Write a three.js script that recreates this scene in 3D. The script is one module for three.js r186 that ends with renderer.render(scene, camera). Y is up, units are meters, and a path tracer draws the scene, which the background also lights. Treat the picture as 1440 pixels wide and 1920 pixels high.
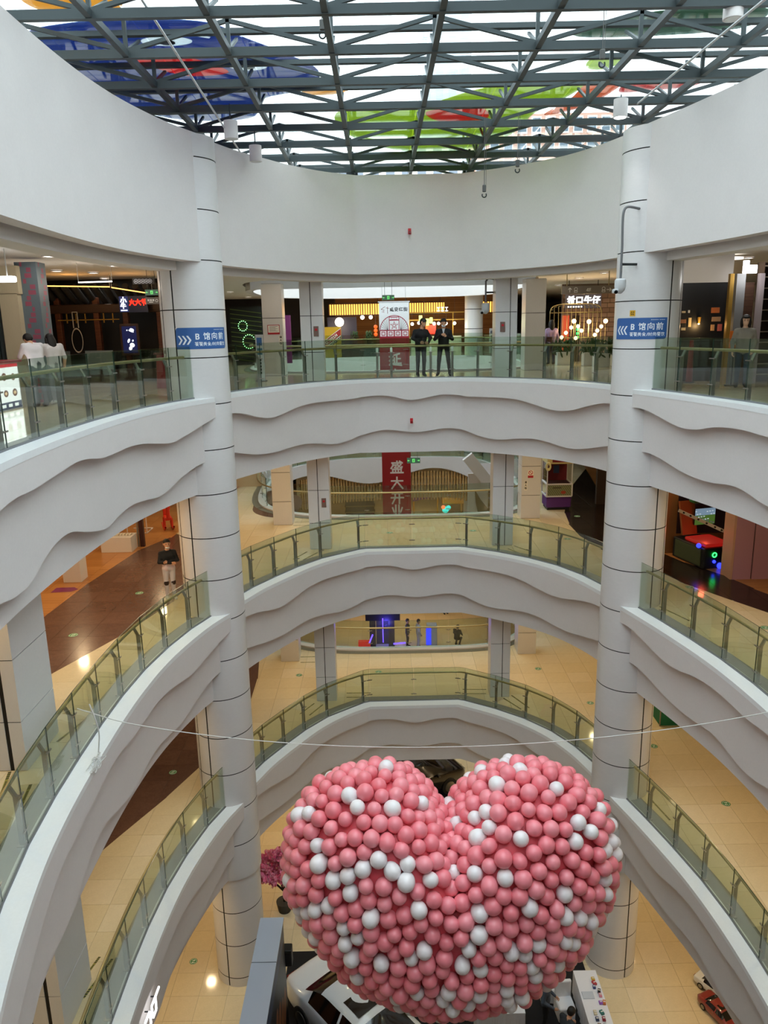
import * as THREE from 'three';
import { RoundedBoxGeometry } from 'three/addons/geometries/RoundedBoxGeometry.js';
import { mergeGeometries, mergeVertices, toCreasedNormals } from 'three/addons/utils/BufferGeometryUtils.js';
import { MarchingCubes } from 'three/addons/objects/MarchingCubes.js';
import { RectAreaLightUniformsLib } from 'three/addons/lights/RectAreaLightUniformsLib.js';
RectAreaLightUniformsLib.init();

// ---------- camera, sky, exposure ----------
const scene = new THREE.Scene();
const camera = new THREE.PerspectiveCamera(2 * Math.atan(960 / 1437) * 180 / Math.PI, 0.75, 0.1, 600);
camera.position.set(0, 17.8, 0);
camera.rotation.order = 'YXZ';
camera.rotation.set(-13.6 * Math.PI / 180, 0, -1.15 * Math.PI / 180);
const renderer = new THREE.WebGLRenderer({ antialias: true });
renderer.toneMapping = THREE.LinearToneMapping;
renderer.toneMappingExposure = 1.58;
renderer.shadowMap.enabled = true;
scene.background = new THREE.Color(0.90, 0.965, 1.0);      // even overcast sky
scene.backgroundIntensity = 2.9;

// warm ceiling downlights of the walkways: [x, distance ahead of the camera, ceiling height, intensity]
const LAMP_WARM = new THREE.Color(1.0, 0.74, 0.42), LAMP_NEUTRAL = new THREE.Color(1.0, 0.93, 0.82);

// ---------- helpers: x right, y up, f = metres ahead of the camera (world z = -f) ----------
const V = (x, y, f) => new THREE.Vector3(x, y, -f);
let seed = 7;
const rnd = () => { seed = (seed + 0x6d2b79f5) | 0; let t = Math.imul(seed ^ (seed >>> 15), 1 | seed); t = (t + Math.imul(t ^ (t >>> 7), 61 | t)) ^ t; return ((t ^ (t >>> 14)) >>> 0) / 4294967296; };
const rr = (a, b) => a + (b - a) * rnd();
const lerp = (a, b, t) => a + (b - a) * t;
const used = {};
const numbered = (n) => { const k = used[n] = (used[n] ?? -1) + 1; return k ? n + '_' + String(k).padStart(3, '0') : n; };
function put(name, geo, mat, parent) {
  const m = new THREE.Mesh(geo, mat); m.name = parent ? name : numbered(name);
  m.castShadow = true; m.receiveShadow = true; (parent || scene).add(m); return m;
}
function tag(o, label, category, group, kind) {
  o.userData.label = label; if (category) o.userData.category = category; if (group) o.userData.group = group; if (kind) o.userData.kind = kind; return o;
}
function thing(name, label, category, pos = [0, 0, 0], turn = 0, group, kind) {
  const g = new THREE.Group(); g.name = numbered(name); scene.add(g);
  g.position.set(pos[0], pos[1], -pos[2]); g.rotation.y = turn; return tag(g, label, category, group, kind);
}
const structure = (name, label) => thing(name, label, undefined, [0, 0, 0], 0, undefined, 'structure');
const flat = (g) => { let q = g.index ? g.toNonIndexed() : g; for (const k of Object.keys(q.attributes)) if (!['position', 'normal', 'uv', 'color'].includes(k)) q.deleteAttribute(k); return q; };
function merge(list) {
  const l = list.map(flat), keys = ['position', 'normal', 'uv', 'color'].filter((k) => l.every((g) => g.attributes[k]));
  for (const g of l) for (const k of Object.keys(g.attributes)) if (!keys.includes(k)) g.deleteAttribute(k);
  return mergeGeometries(l);
}
const box = (w, h, d, x = 0, y = 0, f = 0) => new THREE.BoxGeometry(w, h, d).translate(x, y, -f);          // centred
const bx = (x0, x1, y0, y1, f0, f1) => box(x1 - x0, y1 - y0, f1 - f0, (x0 + x1) / 2, (y0 + y1) / 2, (f0 + f1) / 2);
const rbox = (w, h, d, r, x = 0, y = 0, f = 0) => new RoundedBoxGeometry(w, h, d, 2, r).translate(x, y, -f);
const cyl = (r0, r1, h, x = 0, y = 0, f = 0, n = 16) => new THREE.CylinderGeometry(r1, r0, h, n).translate(x, y, -f); // r0 bottom
const ball = (r, x = 0, y = 0, f = 0, n = 16) => new THREE.SphereGeometry(r, n, Math.ceil(n * 0.7)).translate(x, y, -f);
function bar(a, b, w, h = w) {                                       // square bar between two points [x,y,f]
  const A = V(...a), B = V(...b), d = B.clone().sub(A), g = new THREE.BoxGeometry(w, h, d.length());
  const m = new THREE.Matrix4().lookAt(A, B, Math.abs(d.y) > 0.98 * d.length() ? new THREE.Vector3(0, 0, 1) : new THREE.Vector3(0, 1, 0)); m.setPosition(A.add(B).multiplyScalar(0.5));
  return g.applyMatrix4(m);
}
function rod(a, b, r, n = 8, r2 = r) {
  const A = V(...a), B = V(...b), d = B.clone().sub(A), g = new THREE.CylinderGeometry(r2, r, d.length(), n);
  return g.applyQuaternion(new THREE.Quaternion().setFromUnitVectors(new THREE.Vector3(0, 1, 0), d.clone().normalize())).translate(...A.add(B).multiplyScalar(0.5).toArray());
}
const tube = (pts, r, seg = 40, n = 6) => new THREE.TubeGeometry(new THREE.CatmullRomCurve3(pts.map((p) => V(...p))), seg, r, n);
function shapeOf(pts, holes = []) {                                   // plan polygon (x, f) -> shape in (x, f)
  const s = new THREE.Shape(pts.map(([x, f]) => new THREE.Vector2(x, f)));
  for (const h of holes) s.holes.push(new THREE.Path(h.map(([x, f]) => new THREE.Vector2(x, f))));
  return s;
}
function slab(pts, y0, y1, holes = []) {                              // horizontal plate from y0 to y1
  return new THREE.ExtrudeGeometry(shapeOf(pts, holes), { depth: y1 - y0, bevelEnabled: false }).rotateX(-Math.PI / 2).translate(0, y0, 0);
}

// ---------- textures and materials ----------
function noiseTex(size, base, spread, cells, rep, srgb = true) {
  const d = new Uint8Array(size * size * 4), g = [];
  for (const c of cells) g.push([c[0], Array.from({ length: c[0] * c[0] }, () => rnd() - 0.5), c[1]]);
  const sm = (t) => t * t * (3 - 2 * t);
  for (let y = 0; y < size; y++) for (let x = 0; x < size; x++) {
    let v = 0;
    for (const [n, a, w] of g) {
      const u = x / size * n, q = y / size * n, i = Math.floor(u), j = Math.floor(q), s = sm(u - i), t = sm(q - j), at = (p, r) => a[(r % n) * n + (p % n)];
      v += w * lerp(lerp(at(i, j), at(i + 1, j), s), lerp(at(i, j + 1), at(i + 1, j + 1), s), t);
    }
    for (let c = 0; c < 3; c++) d[(y * size + x) * 4 + c] = Math.max(0, Math.min(255, base[c] + v * spread[c]));
    d[(y * size + x) * 4 + 3] = 255;
  }
  const t = new THREE.DataTexture(d, size, size); t.magFilter = THREE.LinearFilter; t.minFilter = THREE.LinearMipmapLinearFilter; t.generateMipmaps = true;
  t.wrapS = t.wrapT = THREE.RepeatWrapping; t.repeat.set(rep, rep); if (srgb) t.colorSpace = THREE.SRGBColorSpace; t.needsUpdate = true; return t;
}
function canvasTex(w, h, draw) {
  const c = document.createElement('canvas'); c.width = w; c.height = h; const g = c.getContext('2d'); draw(g, w, h);
  const t = new THREE.CanvasTexture(c); t.colorSpace = THREE.SRGBColorSpace; t.magFilter = THREE.LinearFilter; return t;
}
const std = (color, roughness = 0.6, o = {}) => new THREE.MeshStandardMaterial({ color, roughness, ...o });
const phys = (o) => new THREE.MeshPhysicalMaterial(o);
const glow = (color, k) => new THREE.MeshStandardMaterial({ color: 0x111111, emissive: color, emissiveIntensity: k, roughness: 0.5 });
const T = {
  paint: noiseTex(256, [240, 239, 239], [5, 5, 5], [[8, 0.5], [64, 0.5], [128, 0.5]], 0.5),
  tile: noiseTex(256, [240, 237, 231], [9, 9, 10], [[6, 0.4], [24, 0.5], [96, 0.9]], 1),
  dark: noiseTex(256, [225, 225, 225], [34, 34, 34], [[8, 0.5], [32, 0.5], [128, 0.6]], 1),
  wood: canvasTex(256, 256, (g) => { g.fillStyle = '#ffffff'; g.fillRect(0, 0, 256, 256); for (let i = 0; i < 260; i++) { g.strokeStyle = `rgba(90,45,10,${rr(0.03, 0.16)})`; g.lineWidth = rr(0.5, 2.4); const y = rr(0, 256); g.beginPath(); g.moveTo(0, y); g.bezierCurveTo(80, y + rr(-5, 5), 170, y + rr(-5, 5), 256, y); g.stroke(); } }),
};
T.wood.wrapS = T.wood.wrapT = THREE.RepeatWrapping;
const C = {
  white: std(0xe7e2e0, 0.55, { map: T.paint }),  // slight warm tint stands for warm bounced light, put into the paint
  ledge: std(0xf6f8f9, 0.4, { map: T.paint }),
  panel: std(0xe6e4e3, 0.32, { map: T.paint }),
  joint: std(0x17130f, 0.8),
  ceiling: std(0xe6e2de, 0.8),
  slab: std(0x8d877c, 0.9),
  tileA: [0, 1, 2, 3].map((i) => std([0xefdfbb, 0xeddcb6, 0xf1e1c0, 0xebdab6][i], 0.09, { map: T.tile })),
  tileBrown: [0, 1].map((i) => std([0x77574a, 0x705145][i], 0.22, { map: T.dark })),
  tileDark: [0, 1].map((i) => std([0x30241e, 0x2b201b][i], 0.2, { map: T.dark })),
  tileWood: [0, 1].map((i) => std([0xc78d52, 0xbd834a][i], 0.3, { map: T.wood })),
  strip: std(0x8b8676, 0.35, { map: T.dark }),
  steel: std(0x3a4345, 0.5, { metalness: 0.25 }),
  steelDark: std(0x2b3034, 0.6, { metalness: 0.2 }),
  chrome: std(0x9a978e, 0.3, { metalness: 0.9 }),
  brass: std(0xb5a678, 0.35, { metalness: 0.7 }),
  glass: phys({ color: 0xe8f0ea, roughness: 0.0, transmission: 1, thickness: 0, ior: 1.5 }),
  glassEdge: std(0x2c4238, 0.25),
  roofGlass: phys({ color: 0xf4fafb, roughness: 0.0, transmission: 1, thickness: 0, ior: 1.45 }),
  black: std(0x0b0b0c, 0.5), blackGloss: phys({ color: 0x050506, roughness: 0.12, clearcoat: 1, clearcoatRoughness: 0.05 }),
  grey: std(0x6f7072, 0.6), lightGrey: std(0xc9cbcd, 0.5), redPaint: std(0xc31620, 0.4), cable: std(0xd9d9d6, 0.6), darkCable: std(0x50504e, 0.6),
  cream: std(0xe9d9b6, 0.4, { map: T.paint }), woodWarm: std(0x9a6a35, 0.5, { map: T.wood }), woodDark: std(0x3a2416, 0.5, { map: T.wood }),
  goldPaint: std(0xb08a3e, 0.35, { metalness: 0.5 }), leaf: std(0x2f4a24, 0.7, { side: THREE.DoubleSide }), plaster: std(0xd9d2c8, 0.8),
};
// ---------- plan of the atrium ----------
const LEVEL = [-0.4, 5.4, 10.8, 16.2];
function curve(pts, n) {
  const c = new THREE.CatmullRomCurve3(pts.map(([x, f]) => new THREE.Vector3(x, 0, f)), false, 'centripetal');
  return c.getSpacedPoints(n).map((p) => [p.x, p.z]);
}
function path(pts, centre) {                                          // adds outward normals (miter) and arc length
  let s = 0;
  return pts.map((p, i) => {
    const a = pts[Math.max(0, i - 1)], b = pts[Math.min(pts.length - 1, i + 1)];
    if (i) s += Math.hypot(p[0] - a[0], p[1] - a[1]);
    const un = (u, v) => { const l = Math.hypot(v[0] - u[0], v[1] - u[1]) || 1; return [(v[1] - u[1]) / l, -(v[0] - u[0]) / l]; };
    let n0 = i ? un(a, p) : un(p, b), n1 = i < pts.length - 1 ? un(p, b) : n0, n = [n0[0] + n1[0], n0[1] + n1[1]], l = Math.hypot(...n);
    n = [n[0] / l, n[1] / l]; const k = 1 / Math.max(0.5, n[0] * n0[0] + n[1] * n0[1]);
    if ((p[0] - centre[0]) * n[0] + (p[1] - centre[1]) * n[1] < 0) n = [-n[0], -n[1]];
    return { x: p[0], f: p[1], nx: n[0] * k, nf: n[1] * k, s };
  });
}
const offs = (p, o) => [p.x + p.nx * o, p.f + p.nf * o];
const CEN = [1.05, 11.7];
const wingL = path(curve([[-3.88, 18.3], [-4.24, 17.4], [-4.6, 16], [-4.76, 15], [-4.84, 14], [-4.87, 13], [-4.86, 12], [-4.83, 11], [-4.77, 10], [-4.66, 9], [-4.48, 8], [-4.25, 7], [-3.95, 6], [-3.5, 4.8]], 90), CEN);
const wingR = path(curve([[5.87, 18.25], [6.21, 17], [6.45, 16], [6.66, 15], [6.8, 14], [6.88, 13], [6.91, 12], [6.9, 11], [6.85, 10], [6.75, 9], [6.6, 8], [6.4, 7], [6.1, 6], [5.7, 4.8]], 90), CEN);
const backPts = [...curve([[-3.75, 19.05], [-3.35, 20], [-2.78, 21], [-2.1, 22.05], [-1.35, 22.85], [-0.58, 23.4]], 36), ...curve([[-0.58, 23.4], [2.36, 23.42]], 12).slice(1), ...curve([[2.36, 23.42], [3.3, 22.82], [4.12, 22.15], [4.8, 21.35], [5.33, 20.35], [5.75, 19.1]], 36).slice(1)];
const back = path(backPts, CEN);
const front = path(backPts.filter((_, i) => i % 4 === 0).map(([x, f]) => [x, 23 - f]), CEN);
const ring = (o) => [...wingL.map((p) => offs(p, o)).reverse(), ...back.map((p) => offs(p, o)), ...wingR.map((p) => offs(p, o)), ...front.map((p) => offs(p, o)).reverse()];
const cen2 = [1.0, 34.8];
const ring2pts = (() => { const c = new THREE.CatmullRomCurve3([[-4.6, 30.2], [-3.3, 28.9], [-1.9, 28.42], [0.95, 28.28], [4.0, 28.45], [4.9, 28.95], [5.6, 30.2], [5.9, 34], [5.6, 38.6], [4.4, 40.8], [1, 41.3], [-2.6, 40.8], [-4.8, 38.4], [-5.2, 34]].map(([x, f]) => new THREE.Vector3(x, 0, f)), true, 'centripetal'); return c.getSpacedPoints(110).slice(0, -1).map((p) => [p.x, p.z]); })();
const loop2 = path([...ring2pts, ring2pts[0]], cen2);
const ring2 = (o) => loop2.slice(0, -1).map((p) => offs(p, o));
const OUT = [[-17, -7], [19, -7], [19, 66], [-17, 66]];

// swept solid whose profile [offset, y] may change along the path
function sweep(P, prof, caps = true) {
  const list = [], n = prof(P[0]).length;
  for (let k = 0; k < n; k++) {
    const pos = [], uv = [], idx = [];
    P.forEach((p, i) => { const q = prof(p), a = q[k], b = q[(k + 1) % n]; for (const [o, y] of [a, b]) { const [x, f] = offs(p, o); pos.push(x, y, -f); } const len = Math.hypot(b[0] - a[0], b[1] - a[1]); uv.push(p.s, 0, p.s, len);
      if (i) { const j = 2 * i; idx.push(j - 2, j - 1, j, j, j - 1, j + 1); } });
    const g = new THREE.BufferGeometry(); g.setAttribute('position', new THREE.Float32BufferAttribute(pos, 3)); g.setAttribute('uv', new THREE.Float32BufferAttribute(uv, 2)); g.setIndex(idx); g.computeVertexNormals(); list.push(g);
  }
  if (caps) for (const p of [P[0], P[P.length - 1]]) {
    const pos = [], uv = [], idx = []; prof(p).forEach(([o, y]) => { const [x, f] = offs(p, o); pos.push(x, y, -f); uv.push(o, y); });
    for (let i = 1; i < n - 1; i++) idx.push(0, i, i + 1);
    const g = new THREE.BufferGeometry(); g.setAttribute('position', new THREE.Float32BufferAttribute(pos, 3)); g.setAttribute('uv', new THREE.Float32BufferAttribute(uv, 2)); g.setIndex(idx); g.computeVertexNormals(); list.push(g);
  }
  return merge(list);
}
function wave(tab) {                                                  // smooth table lookup
  return (s) => {
    let i = 0; while (i < tab.length - 2 && s > tab[i + 1][0]) i++;
    const p = (k) => tab[Math.max(0, Math.min(tab.length - 1, k))], [a, b] = [p(i), p(i + 1)], t = Math.max(0, Math.min(1, (s - a[0]) / (b[0] - a[0]))), h = b[0] - a[0];
    const m0 = i > 0 ? (b[1] - p(i - 1)[1]) / (b[0] - p(i - 1)[0]) : 0, m1 = i + 2 < tab.length ? (p(i + 2)[1] - a[1]) / (p(i + 2)[0] - a[0]) : 0, t2 = t * t, t3 = t2 * t;
    return (2 * t3 - 3 * t2 + 1) * a[1] + (t3 - 2 * t2 + t) * h * m0 + (-2 * t3 + 3 * t2) * b[1] + (t3 - t2) * h * m1;
  };
}
const WAVE = {
  back: [wave([[0, -.42], [.65, -.5], [1.3, -.66], [1.85, -.73], [2.5, -.64], [3.05, -.55], [3.7, -.5], [4.35, -.5], [5, -.5], [5.5, -.46], [6.05, -.42], [6.4, -.47], [6.75, -.56], [7, -.59], [7.4, -.52], [7.95, -.43], [8.35, -.46], [8.7, -.5], [9.2, -.5], [9.8, -.5], [10.3, -.53], [10.8, -.62], [11.4, -.74], [11.8, -.76], [12.3, -.7], [12.8, -.57], [13.4, -.44], [14, -.38]]),
    wave([[.2, -1.45], [.75, -1.55], [1.4, -1.68], [2.15, -1.73], [2.8, -1.7], [3.4, -1.68], [4, -1.74], [4.6, -1.83], [5.05, -1.78], [5.45, -1.66], [5.85, -1.54], [6.25, -1.5], [6.65, -1.55], [7.1, -1.6], [7.55, -1.55], [7.95, -1.49], [8.25, -1.5], [8.55, -1.57], [8.9, -1.69], [9.3, -1.77], [9.67, -1.78], [10.2, -1.71], [10.7, -1.67], [11.2, -1.7], [11.7, -1.78], [12.2, -1.79], [12.8, -1.69], [13.5, -1.54], [14.1, -1.45]])],
  left: [wave([[0, -.4], [.5, -.49], [1, -.6], [1.5, -.68], [2, -.74], [2.6, -.67], [3.2, -.58], [3.9, -.53], [4.7, -.54], [5.3, -.52], [5.9, -.43], [6.4, -.4], [7, -.43], [7.6, -.46], [8.2, -.48], [8.8, -.46], [9.4, -.5], [10, -.55], [10.6, -.6], [11.3, -.62], [13.9, -.45]]),
    wave([[.2, -1.45], [.75, -1.5], [1.3, -1.62], [2.3, -1.85], [2.9, -1.8], [3.6, -1.75], [4.2, -1.8], [4.8, -1.89], [5.3, -1.82], [5.8, -1.7], [6.35, -1.55], [6.95, -1.54], [7.5, -1.65], [8.1, -1.83], [8.7, -1.83], [9.2, -1.74], [9.7, -1.74], [10.3, -1.81], [11.5, -1.7], [13.9, -1.6]])],
  right: [wave([[0, -.38], [.45, -.36], [.9, -.42], [1.4, -.53], [1.85, -.61], [2.2, -.63], [2.6, -.59], [3, -.5], [3.5, -.44], [4.1, -.42], [4.6, -.44], [5.1, -.44], [5.6, -.38], [6.4, -.36], [8, -.5], [10, -.4], [13.9, -.45]]),
    wave([[.2, -1.42], [.6, -1.41], [1.05, -1.47], [1.5, -1.57], [2, -1.65], [2.45, -1.68], [2.9, -1.67], [3.3, -1.62], [3.65, -1.6], [4.05, -1.65], [4.4, -1.72], [4.8, -1.75], [5.2, -1.7], [5.7, -1.58], [7, -1.6], [9, -1.7], [13.9, -1.5]])],
};
const FLOORNAME = ['ground floor', 'second floor', 'third floor', 'top floor'];
let trimNo = 1;
for (const k of [1, 2, 3]) {
  const F = LEVEL[k];
  for (const [side, P] of [['left', wingL], ['back', back], ['right', wingR]]) {
    const g = structure('trim_' + trimNo++, `white balcony fascia in three wavy layers, ${side} side of the ${FLOORNAME[k]}`), [w1, w2] = WAVE[side];
    put('ledge_cap', sweep(P, () => [[0, F - 0.05], [0, F + 0.05], [0.42, F + 0.05], [0.42, F - 0.05]]), C.ledge, g);
    put('upper_layer', sweep(P, (p) => [[0.004, F + 0.02], [0.004, F + w1(p.s)], [0.26, F + w1(p.s)], [0.26, F + 0.02]]), C.white, g);
    put('middle_layer', sweep(P, (p) => [[0.22, F - 0.02], [0.22, F + w2(p.s)], [0.46, F + w2(p.s)], [0.46, F - 0.02]]), C.white, g);
    put('lower_layer', sweep(P, () => [[0.42, F - 0.04], [0.42, F - 2.24], [0.56, F - 2.24], [0.56, F - 0.04]]), C.white, g);
  }
  const g = structure('trim_' + trimNo++, `plain white balcony edge on the near side of the ${FLOORNAME[k]}`);
  put('lower_layer', sweep(front, () => [[0, F + 0.05], [0, F - 2.24], [0.44, F - 2.24], [0.44, F + 0.05]]), C.white, g);
}
// header wall above the top floor openings, up to the roof
for (const [side, P] of [['left', wingL], ['back', back], ['right', wingR], ['near', front]]) {
  const g = structure('wall_' + side, `smooth white curved wall above the top floor openings, ${side} side`);
  put('plaster_face', sweep(P, () => [[0.06, 19.3], [0.06, 22.0], [0.36, 22.0], [0.36, 19.3]]), C.white, g);
  put('soffit_channel', sweep(P, () => [[0.36, 19.42], [0.36, 19.6], [0.75, 19.6], [0.75, 19.42]]), C.joint, g);
  put('lintel', sweep(P, () => [[0.5, 19.12], [0.5, 19.5], [1.0, 19.5], [1.0, 19.12]]), C.ceiling, g);
}

// ---------- round columns in clad drums, with side pilasters ----------
const COLS = [[-4.42, 18.75, 'left'], [6.34, 18.75, 'right']];
for (const [x, f, side] of COLS) {
  const c = thing('round_column', `tall round white clad column on the ${side} of the atrium`, 'column', [x, LEVEL[0], f]), sd = side === 'left' ? -1 : 1;
  put('core', merge([new THREE.CylinderGeometry(0.682, 0.682, 3.7, 40).translate(0, 1.85, 0), new THREE.CylinderGeometry(0.736, 0.736, 18.7, 40).translate(0, 3.6 + 9.35, 0)]), C.joint, c);
  for (let k = -16; k < 6; k++) {
    const y0 = Math.max(16.11 + 1.08 * k, LEVEL[0]), y1 = Math.min(16.11 + 1.08 * (k + 1), 22.0) - 0.024, r = y0 < 2.5 ? 0.7 : 0.75; if (y1 < y0 + 0.05) continue;
    const cuts = y0 < 2.5 ? [0.36] : [0.38, 0.92];                      // vertical joints split every drum into plates
    const at = [...cuts.map((q) => sd * q), sd * 2.6].sort((p, q) => p - q);
    at.forEach((q, i) => { const to = i < at.length - 1 ? at[i + 1] : at[0] + Math.PI * 2, gap = 0.017 / r; put('clad_plate', new THREE.CylinderGeometry(r, r, y1 - y0, Math.max(6, Math.round((to - q) * 9)), 1, true, q + gap, to - q - 2 * gap).translate(0, (y0 + y1) / 2 - LEVEL[0], 0), C.panel, c); });
  }
}
function pilaster(x0, x1, f0, f1, y0, y1, label, splitX = [], phase = 0.35, e = 0.012) {     // rectangular clad pillar: panels with dark joints
  const g = thing('clad_pilaster', label, 'pillar', [(x0 + x1) / 2, y0, f0], 0, undefined);
  const xs = [x0, ...splitX, x1], mid = (x0 + x1) / 2, H = y1 - y0;
  put('core', box(x1 - x0 - 0.03, H, f1 - f0 - 0.03, 0, H / 2, (f1 - f0) / 2), C.joint, g);
  const ys = [0]; for (let y = phase * 1.08 + 0.5; y < H - 0.1; y += 1.08) ys.push(y); ys.push(H);
  for (let i = 0; i < xs.length - 1; i++) for (let j = 0; j < ys.length - 1; j++) {
    const a = xs[i] + (i ? e : 0) - mid, b = xs[i + 1] - (i < xs.length - 2 ? e : 0) - mid;
    put('panel', box(b - a, ys[j + 1] - ys[j] - 0.018, f1 - f0, (a + b) / 2, (ys[j] + ys[j + 1]) / 2, (f1 - f0) / 2), C.panel, g);
  }
  return g;
}
for (const k of [1, 2, 3]) {
  const y0 = LEVEL[k], y1 = k === 3 ? 19.3 : LEVEL[k + 1] - 2.1, n = FLOORNAME[k];
  pilaster(-2.42, -1.74, 23.95, 24.6, y0, y1, `white clad pillar behind the back railing, left of centre, ${n}`, [-2.1]);
  pilaster(3.5, 4.16, 23.98, 24.6, y0, y1, `white clad pillar behind the back railing, right of centre, ${n}`, k === 3 ? [3.95] : [3.9]);
  pilaster(-4.05, -3.36, 27.2, 27.95, y0, y1, `plain cream square pillar at the left of the far walkway, ${n}`);
  pilaster(5.05, 5.75, 27.45, 28.2, y0, y1, `plain cream square pillar at the right of the far walkway, ${n}`);
  if (k < 3) pilaster(-7.0, -5.95, 11.3, 12.55, y0, y1, `broad white pillar with black joints beside the left walkway, ${n}`, [-6.55, -6.2], 0.35, 0.035);
}

// ---------- floors with real tiles ----------
const inRing = (x, f, o, R) => { const P = R; let c = false; for (let i = 0, j = P.length - 1; i < P.length; j = i++) { const a = P[i], b = P[j]; if ((a[1] > f) !== (b[1] > f) && x < (b[0] - a[0]) * (f - a[1]) / (b[1] - a[1]) + a[0]) c = !c; } return c; };
function clipLine(poly, a, b, keep) {                                 // keep: side sign of (b-a) x (p-a)
  const out = [], sd = (p) => keep * ((b[0] - a[0]) * (p[1] - a[1]) - (b[1] - a[1]) * (p[0] - a[0]));
  for (let i = 0; i < poly.length; i++) { const p = poly[i], q = poly[(i + 1) % poly.length], s = sd(p), t = sd(q); if (s >= 0) out.push(p); if ((s > 0 && t < 0) || (s < 0 && t > 0)) { const u = s / (s - t); out.push([p[0] + (q[0] - p[0]) * u, p[1] + (q[1] - p[1]) * u]); } }
  return out;
}
function nearestSeg(line, p, closed) {
  let best = 1e9, r; for (let i = 0; i < line.length - (closed ? 0 : 1); i++) { const a = line[i], b = line[(i + 1) % line.length], dx = b[0] - a[0], dy = b[1] - a[1], t = Math.max(0, Math.min(1, ((p[0] - a[0]) * dx + (p[1] - a[1]) * dy) / (dx * dx + dy * dy || 1))), d = Math.hypot(a[0] + dx * t - p[0], a[1] + dy * t - p[1]); if (d < best) { best = d; r = [a, b, d]; } } return r;
}
const area = (p) => Math.abs(p.reduce((s, a, i) => { const b = p[(i + 1) % p.length]; return s + a[0] * b[1] - a[1] * b[0]; }, 0)) / 2;
const TILE = 0.8, unitTile = new THREE.BoxGeometry(TILE - 0.006, 0.012, TILE - 0.006);
function polyTile(poly) {
  const g = new THREE.ExtrudeGeometry(shapeOf(poly), { depth: 0.012, bevelEnabled: false }).rotateX(-Math.PI / 2).translate(0, -0.006, 0);
  return g;
}
// boundary lines of floor finishes: walking along them, the other finish lies on the side given by sign
const FIN = {
  1: [{ line: [[-9.2, 12], [-8, 14.4], [-6.86, 16.94], [-6.17, 18.42], [-5.54, 20.03], [-4.95, 22.2], [-4.72, 24.5], [-4.75, 26], [-4.95, 27.6], [-6, 30]], sign: 1, mat: 'tileBrown' }],
  2: [{ line: [[-9.0, 10.5], [-7.95, 12.9], [-7.16, 14.82], [-6.25, 17.11], [-5.71, 19.07], [-5.5, 21], [-5.9, 23.5], [-7.2, 26.1], [-9, 28]], sign: 1, mat: 'tileBrown' },
    { line: [[-8.9, 9], [-8.8, 16], [-8.7, 18.1], [-8.55, 20.8], [-8.1, 24.27], [-7.4, 26], [-7.0, 30]], sign: 1, mat: 'tileWood' },
    { line: [[9.5, 36], [7.92, 32.15], [6.88, 28.35], [6.6, 26.3], [6.6, 24.92], [6.95, 23.1], [7.94, 20.73], [8.22, 19.82], [8.78, 18.72], [9.36, 17.64], [10.6, 15.2], [12, 12]], sign: 1, mat: 'tileDark' },
    { line: [[9.8, 36], [8.9, 30], [8.4, 26], [8.5, 23.4], [8.64, 22.69], [8.86, 21.95], [9.52, 20.57], [10.0, 18.94], [11, 16.4], [12.6, 13]], sign: 1, mat: 'tileWood' }],
};
const tileSpan = { 0: [-9, 12, 11, 57], 1: [-10, 13, 8, 57], 2: [-12, 13, 6, 45], 3: [-12, 14, 3, 45] };
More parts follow.
